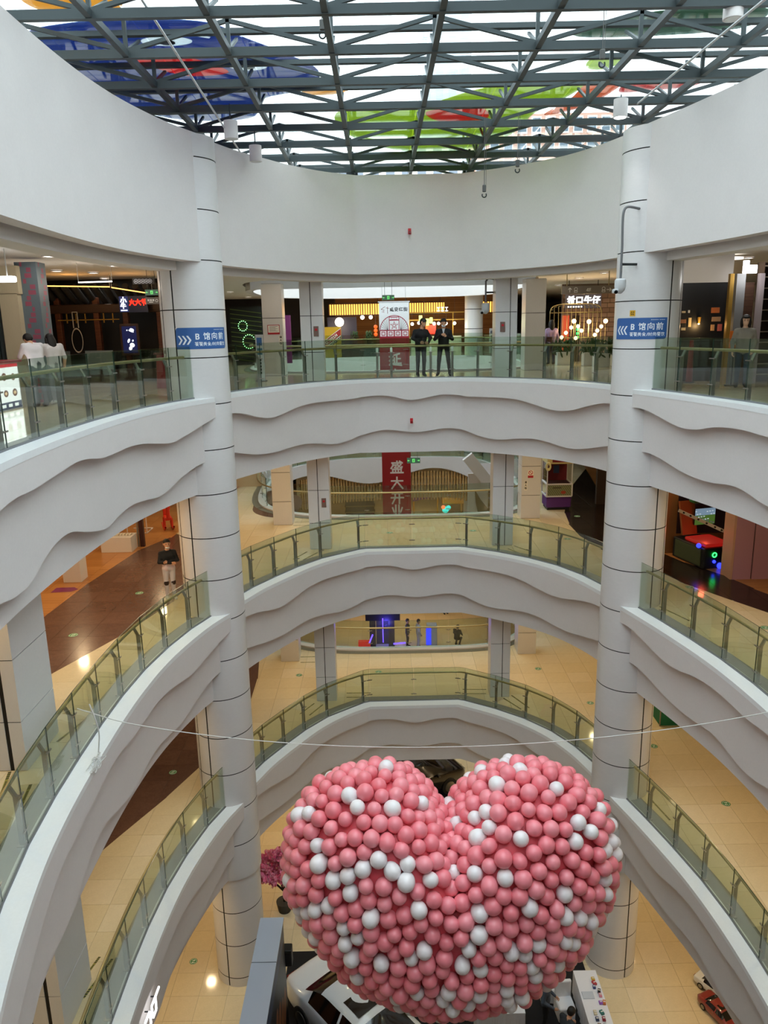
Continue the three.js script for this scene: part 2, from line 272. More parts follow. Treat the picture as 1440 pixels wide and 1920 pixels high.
for (const k of [0, 1, 2, 3]) {
  const F = LEVEL[k], g = tag(structure('floor', `polished tiled floor of the ${FLOORNAME[k]}`), `polished tiled floor of the ${FLOORNAME[k]}`, undefined, undefined, 'structure');
  const holes = k ? [ring(0.3), ring2(0.3)] : [];
  put('screed', slab(OUT, F - 0.3, F - 0.011, holes), C.slab, g);
  const hole = k ? ring(0.74) : [], hole2 = k ? ring2(0.5) : [], keepIt = [], rest = {};
  const [xa, xb, fa, fb] = tileSpan[k];
  for (let i = Math.floor(xa / TILE); i < xb / TILE; i++) for (let j = Math.floor(fa / TILE); j < fb / TILE; j++) {
    const x = 0.12 + i * TILE, f = 0.18 + j * TILE, h = TILE - 0.006;
    let pieces = [{ poly: [[x, f], [x + h, f], [x + h, f + h], [x, f + h]], mat: 'tileA' }];
    const mid = [x + h / 2, f + h / 2];
    for (const [R, c] of [[hole, CEN], [hole2, cen2]]) if (R.length) {
      const n = nearestSeg(R, mid, true), inside = inRing(...mid, 0, R);
      if (n[2] > 0.58) { if (inside) pieces = []; continue; }
      const sgn = ((n[1][0] - n[0][0]) * (c[1] - n[0][1]) - (n[1][1] - n[0][1]) * (c[0] - n[0][0])) > 0 ? -1 : 1;
      pieces = pieces.map((q) => ({ ...q, poly: clipLine(q.poly, n[0], n[1], sgn) }));
    }
    for (const b of FIN[k] || []) {
      const next = [];
      for (const q of pieces) {
        if (q.poly.length < 3) continue;
        const n = nearestSeg(b.line, mid), cut = clipLine(q.poly, n[0], n[1], b.sign), other = clipLine(q.poly, n[0], n[1], -b.sign);
        if (cut.length > 2 && area(cut) > 1e-4) next.push({ poly: cut, mat: b.mat, full: cut.length === 4 && area(cut) > 0.62 });
        if (other.length > 2 && area(other) > 1e-4) next.push({ ...q, poly: other });
      }
      pieces = next;
    }
    for (const q of pieces) {
      if (q.poly.length < 3 || area(q.poly) < 0.004) continue;
      const full = area(q.poly) > 0.628, geo = full ? unitTile.clone().translate(mid[0], 0, -mid[1]) : polyTile(q.poly);
      const shown = k === 0 ? (f > 14 && f < 32 && (x < -2.6 || x > 5.2 || f > 25) && x > -7.5 && x < 10.5) : k === 3 ? false : (f > 11 && f < 28.6 && x < 10.6 && x > -9);
      const m = C[q.mat], mat = m[Math.floor(rnd() * m.length)];
      if (shown && keepIt.length < 300) keepIt.push([geo, mat]); else (rest[m.indexOf(mat) + q.mat] ??= [mat, []])[1].push(geo);
    }
  }
  for (const [geo, mat] of keepIt) put('tile', geo.translate(0, F - 0.006, 0), mat, g);
  for (const [mat, l] of Object.values(rest)) { const m = put('more_tiles', merge(l).translate(0, F - 0.006, 0), mat, g); m.userData.kind = 'stuff'; }
  if (k) for (const [P, o0, o1] of [[wingL, 0.4, 0.78], [back, 0.4, 0.78], [wingR, 0.4, 0.78]]) put('stone_border', sweep(P, () => [[o0, F - 0.02], [o0, F + 0.012], [o1, F + 0.012], [o1, F - 0.02]]), C.strip, g);
  if (k) put('stone_border', sweep(loop2, () => [[0.0, F - 0.25], [0.0, F + 0.01], [0.55, F + 0.01], [0.55, F - 0.25]], false), C.strip, g);
}
// ceilings
for (const [y, n] of [[3.36, 'ground floor'], [8.76, 'second floor'], [14.16, 'third floor'], [19.5, 'top floor']]) {
  const g = structure('ceiling', `flat white ceiling over the ${n} walkways`);
  put('board', slab(OUT, y, y + 0.1, [ring(y > 19 ? 0.98 : 0.5), ring2(0.4)]), C.ceiling, g);
}
{ const g = structure('ceiling', 'flat roof deck of the building around the glazed openings'); put('deck', slab(OUT, 21.6, 21.85, [ring(0.3), ring2(0.3)]), C.slab, g); }
// outer walls of the building
for (const [n, a] of [['outer_left', [-17.3, -17, -0.6, 21.8, -7, 66]], ['outer_right', [19, 19.3, -0.6, 21.8, -7, 66]], ['outer_back', [-17.3, 19.3, -0.6, 21.8, 66, 66.3]], ['outer_near', [-17.3, 19.3, -0.6, 21.8, -7.3, -7]]]) { const g = structure('wall_' + n, `plain interior wall closing the building, ${n.replace('_', ' ')} side`); put('plaster', bx(...a), C.plaster, g); }

// ---------- second atrium behind: fascias and header ----------
for (const k of [1, 2, 3]) {
  const F = LEVEL[k], g = structure('trim_' + trimNo++, `white wavy balcony band around the second atrium, ${FLOORNAME[k]}`);
  const w = (p) => p.f > 33 ? (k === 2 ? -0.95 - 0.4 * Math.sin(p.x * 0.9 + 2.2) : -1.1) : -0.16;
  put('band', sweep(loop2, (p) => [[-0.02, F + 0.06], [-0.02, F + w(p)], [0.3, F + w(p)], [0.3, F + 0.06]], false), C.white, g);
}
{ const g = structure('wall_second_atrium', 'bright white wall above the second atrium behind'); put('plaster_face', sweep(loop2.filter((p) => p.f > 30), () => [[0, 19.25], [0, 22.0], [0.3, 22.0], [0.3, 19.25]]), C.white, g); }

// ---------- balustrades ----------
const panes = {}, PANE = [C.glassEdge, C.glassEdge, C.glassEdge, C.glassEdge, C.glass, C.glass];
function balustrade(P, F, s0, s1, step, off, label, posts = true, rail = 0.95) {
  const g = thing('glass_balustrade', label, 'railing');
  const L = P[P.length - 1].s, at = (s) => { s = Math.max(0, Math.min(L, s)); let i = 1; while (i < P.length - 1 && P[i].s < s) i++; const a = P[i - 1], b = P[i], t = (s - a.s) / (b.s - a.s || 1); return { x: lerp(a.x, b.x, t), f: lerp(a.f, b.f, t), nx: lerp(a.nx, b.nx, t), nf: lerp(a.nf, b.nf, t) }; };
  const S = Array.isArray(step) ? step : (() => { const n = Math.max(1, Math.round((s1 - s0) / step)); return Array.from({ length: n + 1 }, (_, i) => lerp(s0, s1, i / n)); })();
  for (let i = 0; i < S.length - 1; i++) {
    const [xa, fa] = offs(at(S[i]), off), [xb, fb] = offs(at(S[i + 1]), off), len = Math.hypot(xb - xa, fb - fa) - 0.014, key = len.toFixed(2);
    const m = put('glass_pane', panes[key] ??= new THREE.BoxGeometry(len, 1.17, 0.016), PANE, g);
    m.position.set((xa + xb) / 2, F + 0.605, -(fa + fb) / 2); m.rotation.y = Math.atan2(fb - fa, xb - xa);
    put('bottom_channel', bar([xa, F + 0.015, fa], [xb, F + 0.015, fb], 0.04, 0.03), C.grey, g);
  }
  const flatSeg = (s) => posts !== true && s > posts[0] && s < posts[1];
  S.forEach((s) => {
    const p = at(s), [x, f] = offs(p, off + 0.07), [ox, of] = offs(p, off), [rx, rf] = offs(p, off + 0.15), l = Math.hypot(p.nx, p.nf), tx = p.nf / l, tf = -p.nx / l;
    const clamps = [0.25, 0.78].flatMap((h) => [bar([ox - tx * 0.09, F + h, of - tf * 0.09], [ox + tx * 0.09, F + h, of + tf * 0.09], 0.022), bar([ox, F + h, of], [x, F + h, f], 0.025)]);
    if (flatSeg(s)) { put('clamp', merge(clamps), C.chrome, g); return; }
    const q = put('post', merge([bar([x, F, f], [x, F + 0.78, f], 0.075, 0.03), bar([x, F + 0.77, f], [rx, F + rail - 0.01, rf], 0.075, 0.028), box(0.12, 0.012, 0.12, x, F + 0.015, f)]), C.chrome, g);
    put('clamp', merge(clamps), C.chrome, q);
  });
  const rp = []; for (let s = S[0]; s <= S[S.length - 1] + 0.01; s += (S[S.length - 1] - S[0]) / 60) { const [x, f] = offs(at(s), off + 0.15); rp.push([x, F + rail, f]); }
  put('handrail', tube(rp, 0.032, 120, 10), C.brass, g);
  return g;
}
const bs = (i) => back[i].s, corner1 = bs(36), corner2 = bs(48), bEnd = bs(back.length - 1);
const backSteps = [0.05, 1.05, 2.05, 3.05, 4.05, corner1 - 0.08, corner1 + 0.06, (corner1 + corner2) / 2, corner2 - 0.06, corner2 + 0.1, corner2 + 1.15, corner2 + 2.2, corner2 + 3.2, corner2 + 4.2, bEnd - 0.05];
for (const k of [1, 2, 3]) {
  const F = LEVEL[k] + 0.05, n = FLOORNAME[k];
  balustrade(back, F, 0, 0, k === 3 ? [0.05, 0.95, 1.9, 2.9, 3.75, 4.85, 5.95, corner1 + 0.9, corner1 + 2.1, corner2 - 0.2, corner2 + 0.4, corner2 + 1.45, corner2 + 2.5, corner2 + 3.4, corner2 + 4.3, bEnd - 0.05] : backSteps, 0.36, `glass railing along the back balcony of the ${n}`, k === 3 ? true : [corner1, corner2]);
  balustrade(wingL, F, 0.15, 13.5, 1.12, 0.36, `glass railing along the left balcony of the ${n}`);
  balustrade(wingR, F, 0.15, 13.5, 1.12, 0.36, `glass railing along the right balcony of the ${n}`);
  balustrade(loop2, F - 0.04, 0, loop2[loop2.length - 1].s, 1.55, 0.12, `glass railing around the second atrium, ${n}`, [-1, 999], 0.95);
}
// ---------- glazed roof on steel trusses ----------
const RY = 22.52, XN = []; for (let k = -5; k <= 5; k++) XN.push(1.05 + 1.8 * k);
const FT = []; for (let i = -8; i <= 8; i++) FT.push(13.2 + 1.76 * i);
FT.forEach((f, i) => {
  if (f < 3) return;
  const g = thing('roof_truss', i === FT.length - 1 ? 'grey steel roof truss farthest back, just over the rear wall' : 'grey steel roof truss crossing the skylight from wall to wall', 'truss', [1.05, RY, f], 0, i === FT.length - 1 ? undefined : 'steel trusses across the skylight');
  put('bottom_chord', box(18.2, 0.14, 0.11, 0, 0, 0), C.steel, g);
  XN.forEach((x, k) => {
    const X = x - 1.05;
    put('vertical_strut', box(0.065, 0.5, 0.065, X, 0.28, 0), C.steel, g);
    if (k) put('diagonal_strut', k % 2 ? bar([X - 1.8, 0.05, 0], [X, 0.5, 0], 0.065) : bar([X - 1.8, 0.5, 0], [X, 0.05, 0], 0.065), C.steel, g);
  });
});
XN.forEach((x, k) => {
  const g = thing('roof_tie_beam', 'grey steel tie running front to back under the trusses', 'beam', [x, RY, 3], 0, 'steel ties between the trusses');
  put('lower_chord', box(0.1, 0.11, 24.6, 0, 0, 12.3), C.steel, g);
  FT.forEach((f, i) => { if (f > 4 && i) put('brace', bar([0, 0.05, f - 3 - 1.76], [0, 0.5, f - 3 - 0.88], 0.05), C.steel, g); });
});
for (let i = 0; i < FT.length; i++) if (FT[i] > 3) tag(put('roof_purlin', box(18.4, 0.09, 0.13, 1.05, RY + 0.62, FT[i] + 0.88), C.steel), 'grey purlin lying between the trusses under the roof glass', 'beam', 'purlins under the roof glass');
{
  const g = structure('ceiling', 'clear glass roof panes over the atrium'), pane = new THREE.BoxGeometry(1.78, 0.02, 1.74);
  for (let a = 0; a < XN.length - 1; a++) for (const f of FT) if (f > 2) { const m = put('roof_pane', pane, C.roofGlass, g); m.position.set(XN[a] + 0.9, RY + 0.72, -(f + 0.88)); }
}
{ // second skylight over the rear atrium
  const g = structure('ceiling', 'glass roof over the second atrium');
  put('roof_pane', slab(ring2(0.6), 22.1, 22.12), C.roofGlass, g);
}
for (const [x, f] of [[-7.4, 16.3], [-7.4, 19.8], [-7.0, 23.2], [-3.6, 25.9], [-0.8, 26.3], [2.9, 26.3], [5.9, 25.4], [8.6, 22.2], [9.2, 18.6], [-7.6, 12.4]])
  tag(put('roof_stub_post', box(0.36, 0.75, 0.36, x, 22.2, f), C.steelDark), `dark stub post carrying the roof steel along the ${x < -3 ? 'left' : x > 5 ? 'right' : 'rear'} edge`, 'post', `stub posts along the ${x < -3 ? 'left' : x > 5 ? 'right' : 'rear'} roof edge`);
for (const [n, a] of [['left', [-8.7, -8.3, 21.85, 22.55, 8, 27]], ['right', [10.3, 10.7, 21.85, 22.55, 8, 27]]]) tag(put('roof_parapet', bx(...a), C.steelDark), `low dark parapet beyond the ${n} edge of the skylight`, 'parapet');
// printed film on the roof: flat coloured shapes
const film = (hex) => phys({ color: hex, roughness: 0.9, transmission: 0.55, thickness: 0 });
const FILM = { blue: film(0x1f5fae), red: film(0xe2331d), yellow: film(0xf3c53a), lime: film(0xc9dc3a), orange: film(0xf0932c), white: film(0xf2f6f8), green: film(0x59805f), olive: film(0x8d8f3e) };
const oval = (x, f, a, b, t = 0) => Array.from({ length: 24 }, (_, i) => { const u = i / 24 * 2 * Math.PI, p = a * Math.cos(u), q = b * Math.sin(u); return [x + p * Math.cos(t) - q * Math.sin(t), f + p * Math.sin(t) + q * Math.cos(t)]; });
const soft = (pts) => new THREE.CatmullRomCurve3(pts.map(([x, f]) => new THREE.Vector3(x, 0, f)), true).getPoints(pts.length * 6).map((p) => [p.x, p.z]);
{
  const g = thing('roof_film_print', 'large blue shape with red band and white ovals printed on the roof film, upper left', 'film', [0, 23.28, 0]);
  const RB = soft([[-5.1, 17.35], [-4.1, 17.4], [-3.2, 18.6], [-4.14, 18.8], [-4.8, 18.1]]), O1 = oval(-4.05, 16.68, 0.5, 0.26), O2 = oval(-2.72, 18.22, 0.42, 0.3), D1 = [[-3.75, 16.15], [-3.15, 16.5], [-3.2, 16.58], [-3.8, 16.22]];
  put('blue_field', slab(soft([[-6.6, 16.2], [-5.6, 15.7], [-4.38, 15.6], [-3.05, 15.8], [-2.5, 16.6], [-1.9, 17.4], [-1.25, 18.6], [-1.56, 19.9], [-2.7, 20.6], [-3.38, 22.4], [-5.4, 22.3], [-6.9, 19]]), 0, 0.01, [RB, O1, O2, D1]), FILM.blue, g);
  put('red_band', slab(RB, 0, 0.01), FILM.red, g);
  put('white_oval', slab(O1, 0, 0.01), FILM.white, g);
  put('white_oval', slab(O2, 0, 0.01), FILM.white, g);
  put('dark_spot', slab(oval(-4.05, 16.7, 0.16, 0.14), -0.02, -0.014), C.black, g);
  put('dark_spot', slab(oval(-2.72, 18.24, 0.14, 0.14), -0.02, -0.014), C.black, g);
  put('white_dash', slab(D1, 0, 0.01), FILM.white, g);
  put('yellow_tip', slab(soft([[-1.6, 19.6], [-0.4, 19.5], [-0.9, 20.3], [-1.7, 20.3]]), -0.012, -0.002), FILM.yellow, g);
}
{
  const g = thing('roof_film_print', 'yellow green shape with red and orange patches printed on the roof film, right of centre', 'film', [0, 23.28, 0]);
  const RA = soft([[1.33, 22.1], [2.7, 21.8], [3.0, 23.0], [1.85, 23.2]]);
  put('lime_field', slab(soft([[-0.9, 21.8], [1.03, 21.6], [2.5, 20.2], [3.67, 19.65], [4.9, 19.7], [4.95, 20.2], [4.7, 21.25], [4.26, 22.4], [4.02, 24.7], [2.72, 27.2], [0.93, 26.8], [-0.87, 24.3]]), 0, 0.01, [RA]), FILM.lime, g);
  put('red_patch', slab(RA, 0, 0.01), FILM.red, g);
  put('orange_patch', slab(soft([[5.1, 19.7], [5.8, 19.6], [5.8, 20.6], [5.38, 22], [4.56, 22.7], [4.9, 21.2]]), 0, 0.01), FILM.orange, g);
  put('red_patch', slab(soft([[6.0, 19.7], [6.7, 19.4], [7.7, 19.55], [7.65, 20.3], [6.7, 20.6], [6.0, 20.7]]), 0, 0.01), FILM.red, g);
  put('lime_ball', slab(oval(4.95, 18.4, 0.36, 0.5), -0.012, -0.002), FILM.lime, g);
}
tag(put('roof_film_print', slab(soft([[-5.9, 14.4], [-4.3, 14.5], [-4.5, 15.15], [-5.8, 15.1]]), 23.28, 23.29), FILM.yellow), 'small yellow patch of roof film at the very top left', 'film');
tag(put('roof_film_print', slab(soft([[3.9, 16.8], [4.9, 15.8], [5.8, 15.6], [7.2, 15.7], [7.2, 16.5], [5.7, 16.9]]), 23.28, 23.29), FILM.green), 'dull green patch of roof film at the upper right', 'film');

// small fittings under the roof
for (const [x, y, f, where, lit] of [[-3.15, 22.0, 18.1, 'left, beside the round column'], [-2.95, 21.95, 20.2, 'left, low over the rear wall'], [5.25, 22.25, 18.0, 'right, switched on', 1], [5.55, 22.5, 13.3, 'far upper right']]) {
  const g = thing('canister_spotlight', `white cylinder spotlight under the roof trusses, ${where}`, 'spotlight', [x, y, f], 0, 'cylinder spotlights under the roof');
  put('housing', cyl(0.15, 0.15, 0.36, 0, 0, 0, 24), C.white, g);
  put('lens', cyl(0.12, 0.12, 0.01, 0, -0.183, 0, 24), lit ? glow(0xffffff, 6) : std(0xd8d8d0, 0.2), g);
  put('stem', rod([0, 0.18, 0], [0, 22.5 - y + 0.02, 0], 0.015), C.steelDark, g);
  if (lit) { const s = new THREE.SpotLight(0xffffff, 3, 0, 0.7, 0.5); s.position.set(x, y - 0.2, -f); s.target.position.set(x, 0, -f); s.castShadow = true; s.shadow.radius = 5; scene.add(s, s.target); s.name = 'spotlight_beam'; }
}
tag(put('steel_cable', rod([-3.6, 22.95, 10.8], [-3.21, 21.85, 19.5], 0.02), C.lightGrey), 'taut grey cable slanting down to the left rear wall under the roof', 'cable');
tag(put('steel_cable', rod([5.3, 22.0, 11.2], [5.76, 22.46, 18.5], 0.02), C.lightGrey), 'taut grey cable slanting across the upper right of the roof', 'cable');
for (const [x, y, f, top, lab] of [[-0.86, 22.6, 14.2, 23.2, 'small chain hoist hanging under the roof at top centre'], [3.9, 22.2, 14.6, 23.1, 'small chain hoist hanging under the roof at the right'], [2.55, 20.9, 19.6, 22.5, 'hook block dangling in front of the rear wall'], [3.3, 21.4, 19.4, 22.5, 'small pulley hanging from the trusses right of the hook']]) {
  const g = thing('hanging_hoist', lab, 'hoist', [x, y, f]);
  put('chain', merge([rod([0, 0.1, 0], [0, top - y, 0], 0.008), rod([0.04, 0.1, 0.02], [0.04, top - y, 0.02], 0.005)]), C.darkCable, g);
  put('block', rbox(0.09, 0.16, 0.07, 0.02, 0, 0.06, 0), C.darkCable, g);
  put('hook', new THREE.TorusGeometry(0.05, 0.014, 8, 16, 4.4).rotateZ(2.6).translate(0, -0.09, 0), C.steelDark, g);
}
for (const [y, f, n] of [[20.45, 23.36, 'upper wall'], [14.98, 23.46, 'top floor fascia']]) {
  const g = thing('fire_alarm_beacon', `small red alarm beacon fixed to the white ${n}`, 'alarm', [0.9, y, f]);
  put('base', rbox(0.09, 0.16, 0.06, 0.01, 0, 0, -0.0), C.redPaint, g); put('lens', rbox(0.07, 0.08, 0.05, 0.015, 0, -0.03, -0.05), std(0x8a0c12, 0.2), g);
}
// buildings outside, seen through the gap over the rear wall
function tower(x0, x1, f, y0, y1, col, label, rows, cols, pane = 0x5d6b78, frame = 0xe8e4de) {
  const g = thing('distant_building', label, 'building', [(x0 + x1) / 2, y0, f]), w = x1 - x0, h = y1 - y0;
  put('wall', box(w, h + y0 + 0.6, 8, 0, h / 2 - (y0 + 0.6) / 2, 4), std(col, 0.9), g);
  const wg = box(w / cols * 0.55, h / rows * 0.6, 0.2), fg = box(w / cols * 0.7, h / rows * 0.75, 0.12);
  for (let i = 0; i < cols; i++) for (let j = 0; j < rows; j++) { const m = put('window_frame', fg, std(frame, 0.7), g); m.position.set(-w / 2 + w / cols * (i + 0.5), h / rows * (j + 0.5), 0.06); put('window_pane', wg, std(pane, 0.2), m).position.z = 0.03; }
}
{ const g = structure('floor', 'street ground outside behind the building'); put('asphalt', bx(-120, 160, -1.2, -0.6, 67, 240), C.slab, g); }
tower(14, 36, 120, 20, 47, 0xc79a86, 'distant brick apartment block with white windows seen under the roof at right', 9, 11);
tower(-6, 12, 118, 20, 41, 0xd5cfc8, 'distant pale building low behind the rear wall', 7, 8);
tower(8, 17, 150, 30, 76, 0xc5cfd8, 'faint pale tower beyond the glass roof', 14, 4, 0xb4c0ca, 0xc5cfd8);

// ---------- ceiling lamps: real fittings with their light ----------
function downlight(x, y, f, power, col, label, r = 0.12, group) {
  const g = thing('ceiling_downlight', label, 'ceiling light', [x, y, f], 0, group);
  put('trim_ring', new THREE.TorusGeometry(r + 0.02, 0.018, 8, 24).rotateX(Math.PI / 2), C.white, g);
  put('diffuser', cyl(r, r, 0.014, 0, 0.002, 0, 20), glow(col, 5), g);
  const l = new THREE.RectAreaLight(col, power / (4 * r * r), r * 1.8, r * 1.8); l.name = 'downlight_light'; l.position.set(x, y - 0.02, -f); l.rotation.x = -Math.PI / 2; scene.add(l); return g;
}
const spots = (P, o, s) => s.map((q) => { let p = P.reduce((a, b) => Math.abs(b.s - q) < Math.abs(a.s - q) ? b : a); return offs(p, o); });
const POW = [7.5, 6, 6];
[[3.34, 0], [8.74, 1], [14.14, 2]].forEach(([y, k]) => {
  let n = 0;
  const pts = [...spots(wingL, 2.0, [1.5, 4.5, 7.5, 10.5]), ...spots(wingR, 2.2, [1.5, 4.5, 7.5, 10.5]), [-0.6, 26.2], [2.6, 26.2], [-3.2, 25], [5.4, 25], [-6.3, 22], [8.3, 22.5], [-6, 27], [8, 27]];
  for (const [x, f] of pts) downlight(x, y, f, POW[k], LAMP_WARM, `round warm ceiling downlight over the ${FLOORNAME[k]} walkway`, 0.12, `warm downlights over the ${FLOORNAME[k]} walkway`);
});
for (const [x, f] of [[-2.5, 44.5], [1, 44.5], [4.5, 44.5], [1, 49]]) downlight(x, 3.34, f, 9, LAMP_WARM, 'round ceiling downlight over the far end of the ground floor', 0.12, 'far ground floor downlights');
for (const [x, f] of [[-7.4, 18.1], [-6.9, 21.0], [-8.95, 22.3], [-8.3, 23.3], [-8.85, 25.8], [-10.2, 33], [-8.97, 28.5], [-6.9, 36.8], [-7.1, 43], [-3.74, 31.2], [-3.4, 26.2], [0.9, 26.2], [8.2, 36.5], [7.76, 31], [7.9, 28.1], [5.4, 26], [8.8, 19.6], [10.4, 22.6], [-6.2, 15], [8.6, 15.5]])
  downlight(x, 19.48, f, 1.5, LAMP_NEUTRAL, 'round white ceiling downlight on the top floor', 0.13, 'top floor ceiling downlights');

for (const [x, f] of [[-9.6, 15.5], [-9.8, 19.5], [-9.8, 23], [-7.4, 17.5], [-7.2, 21.2], [-8.4, 27.5]]) downlight(x, 14.14, f, 8, LAMP_WARM, 'round warm downlight over the wooden shop floor on the third floor left', 0.12, 'downlights over the left third floor shop');
// ---------- heart of balloons ----------
{
  const g = thing('balloon_heart', 'giant hanging heart built from pink and white balloons', 'balloon heart', [1.06, 7.75, 12.0]);
  const RT = [[0, 1.28], [10, 1.66], [20, 2.34], [30, 2.74], [42, 3.0], [52, 3.14], [65, 3.12], [76, 3.0], [90, 2.78], [108, 2.5], [128, 2.34], [145, 2.22], [160, 2.16], [180, 2.14]], DZ = 1.5, rw = wave(RT), R = (a) => rw(Math.abs(a) * 180 / Math.PI);
  const S = (a, b, grow = 1) => { const r = R(a), c = Math.pow(Math.cos(b), 0.8), z = Math.sin(b) * DZ; return new THREE.Vector3(Math.sin(a) * r * c, Math.cos(a) * r * c, z).multiplyScalar(grow); };
  const nrm = (a, b) => { const e = 0.01, p = S(a, b), u = S(a + e, b).sub(p), v = S(a, Math.min(1.55, b + e)).sub(p), n = u.cross(v).normalize(); return n.dot(p) < 0 ? n.negate() : n; };
  // dart throwing with a shrinking radius gives the packed look
  const pts = [], cell = new Map(), key = (p) => [Math.floor(p.x / 0.25), Math.floor(p.y / 0.25), Math.floor(p.z / 0.25)];
  const tooNear = (p, d) => { const [i, j, k] = key(p); for (let a = -1; a < 2; a++) for (let b = -1; b < 2; b++) for (let c = -1; c < 2; c++) for (const q of cell.get([i + a, j + b, k + c].join()) || []) if (q.distanceToSquared(p) < d * d) return true; return false; };
  for (let n = 0; n < 60000; n++) {
    const a = rr(-Math.PI, Math.PI), b = Math.asin(rr(-1, 1)), p = S(a, b);
    if (tooNear(p, 0.212)) continue;
    pts.push([p, a, b]); const k = key(p).join(); if (!cell.has(k)) cell.set(k, []); cell.get(k).push(p);
  }
  for (let it = 0; it < 40; it++) {                                     // even the spacing out along the surface
    const grid = new Map(); pts.forEach((q) => { const k = key(q[0]).join(); if (!grid.has(k)) grid.set(k, []); grid.get(k).push(q[0]); });
    for (const q of pts) {
      const [p, a, b] = q, [i, j, k] = key(p), push = new THREE.Vector3(), e = 0.004;
      for (let x = -1; x < 2; x++) for (let y = -1; y < 2; y++) for (let z = -1; z < 2; z++) for (const o of grid.get([i + x, j + y, k + z].join()) || []) { const d = p.distanceTo(o); if (d > 1e-6 && d < 0.29) push.addScaledVector(p.clone().sub(o), (0.29 - d) / d * 0.14); }
      const u = S(a + e, b).sub(p).divideScalar(e), v = S(a, b > 1.5 ? b - e : b + e).sub(p).divideScalar(b > 1.5 ? -e : e), uu = u.lengthSq() + 0.02, vv = v.lengthSq() + 0.02;
      q[1] = a + THREE.MathUtils.clamp(push.dot(u) / uu, -0.06, 0.06); q[2] = THREE.MathUtils.clamp(b + THREE.MathUtils.clamp(push.dot(v) / vv, -0.06, 0.06), -1.53, 1.53); q[3] = S(q[1], q[2]);
    }
    for (const q of pts) q[0] = q[3];
  }
  const prof = []; for (let i = 0; i <= 14; i++) { const t = i / 14 * Math.PI, y = -Math.cos(t), r = Math.sin(t); prof.push(new THREE.Vector2(0.141 * r * (1 - 0.1 * y), 0.156 * y)); }
  const bal = merge([new THREE.LatheGeometry(prof, 18), new THREE.ConeGeometry(0.016, 0.03, 8).translate(0, 0.165, 0).rotateX(0)]);
  const pink = [0xf88f9a, 0xf68a95, 0xf996a0, 0xf58691].map((c) => phys({ color: c, roughness: 0.34, clearcoat: 0.25, clearcoatRoughness: 0.3, sheen: 0.2, sheenColor: new THREE.Color(0xffc0c8) })), whiteB = [0xf3eef0, 0xefe9ec].map((c) => phys({ color: c, roughness: 0.34, clearcoat: 0.25, clearcoatRoughness: 0.3 }));
  const camL = new THREE.Vector3(-1.06, 17.8 - 7.75, 12.0), items = pts.map(([p, a, b]) => {
    const n = nrm(a, b), d = n.clone().add(new THREE.Vector3(rr(-.5, .5), rr(-.9, .1), rr(-.3, .3))).normalize(), s = rr(0.86, 1.06);
    const w = 0.21 + 0.1 * Math.sin(p.x * 2.1 + p.y * 1.3) * Math.sin(p.y * 2.4 - p.x * 0.7), mat = rnd() < w ? whiteB[Math.floor(rnd() * 2)] : pink[Math.floor(rnd() * 4)];
    const m = new THREE.Matrix4().compose(p.clone().addScaledVector(n, rr(-0.03, 0.05)), new THREE.Quaternion().setFromUnitVectors(new THREE.Vector3(0, -1, 0), d), new THREE.Vector3(s, s * rr(0.94, 1.08), s));
    const view = camL.clone().sub(p); return { m, mat, score: n.dot(view.clone().normalize()) / view.lengthSq() };
  }).sort((a, b) => b.score - a.score);
  const rest = new Map();
  items.forEach((it, i) => {
    if (i < 300) { const o = put('balloon', bal, it.mat, g); it.m.decompose(o.position, o.quaternion, o.scale); }
    else { if (!rest.has(it.mat)) rest.set(it.mat, []); rest.get(it.mat).push(it.m); }
  });
  for (const [mat, l] of rest) { const im = new THREE.InstancedMesh(bal, mat, l.length); l.forEach((m, i) => im.setMatrixAt(i, m)); im.name = 'more_balloons'; im.userData.kind = 'stuff'; im.castShadow = im.receiveShadow = true; g.add(im); }
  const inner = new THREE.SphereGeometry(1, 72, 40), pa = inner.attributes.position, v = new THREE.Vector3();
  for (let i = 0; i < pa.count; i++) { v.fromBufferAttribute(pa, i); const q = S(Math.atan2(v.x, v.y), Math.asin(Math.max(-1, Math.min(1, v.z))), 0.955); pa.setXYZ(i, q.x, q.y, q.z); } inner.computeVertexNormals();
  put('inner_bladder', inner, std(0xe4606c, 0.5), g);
  const sag = []; for (let i = 0; i <= 20; i++) { const t = i / 20; sag.push([lerp(-5.15, 7.2, t), 11.75 - 1.55 * Math.sin(Math.PI * t) ** 0.8 + 0.1 * t, lerp(11.6, 11.4, t) + 1.2 * Math.sin(Math.PI * t)]); }
  tag(put('suspension_rope', tube(sag, 0.008, 80, 5), C.cable), 'thin white rope strung across the atrium above the balloon heart', 'rope');
  const coil = thing('loose_rope', 'loose bundle of white rope hanging from the left railing onto the ledge', 'rope', [-4.86, 10.85, 11.6]), cp = [];
  put('hanging_end', tube([[-0.1, 0.95, 0.05], [-0.02, 0.7, 0.02], [0.0, 0.4, 0.06], [-0.02, 0.08, 0]], 0.012, 30, 5), C.cable, coil);
  for (let i = 0; i < 26; i++) cp.push([0.02 + rr(-.13, .13), 0.012 + rr(0, .05), -0.22 + rr(-.34, .3)]);
  put('tangle', tube(cp, 0.006, 260, 4), C.cable, coil);
}
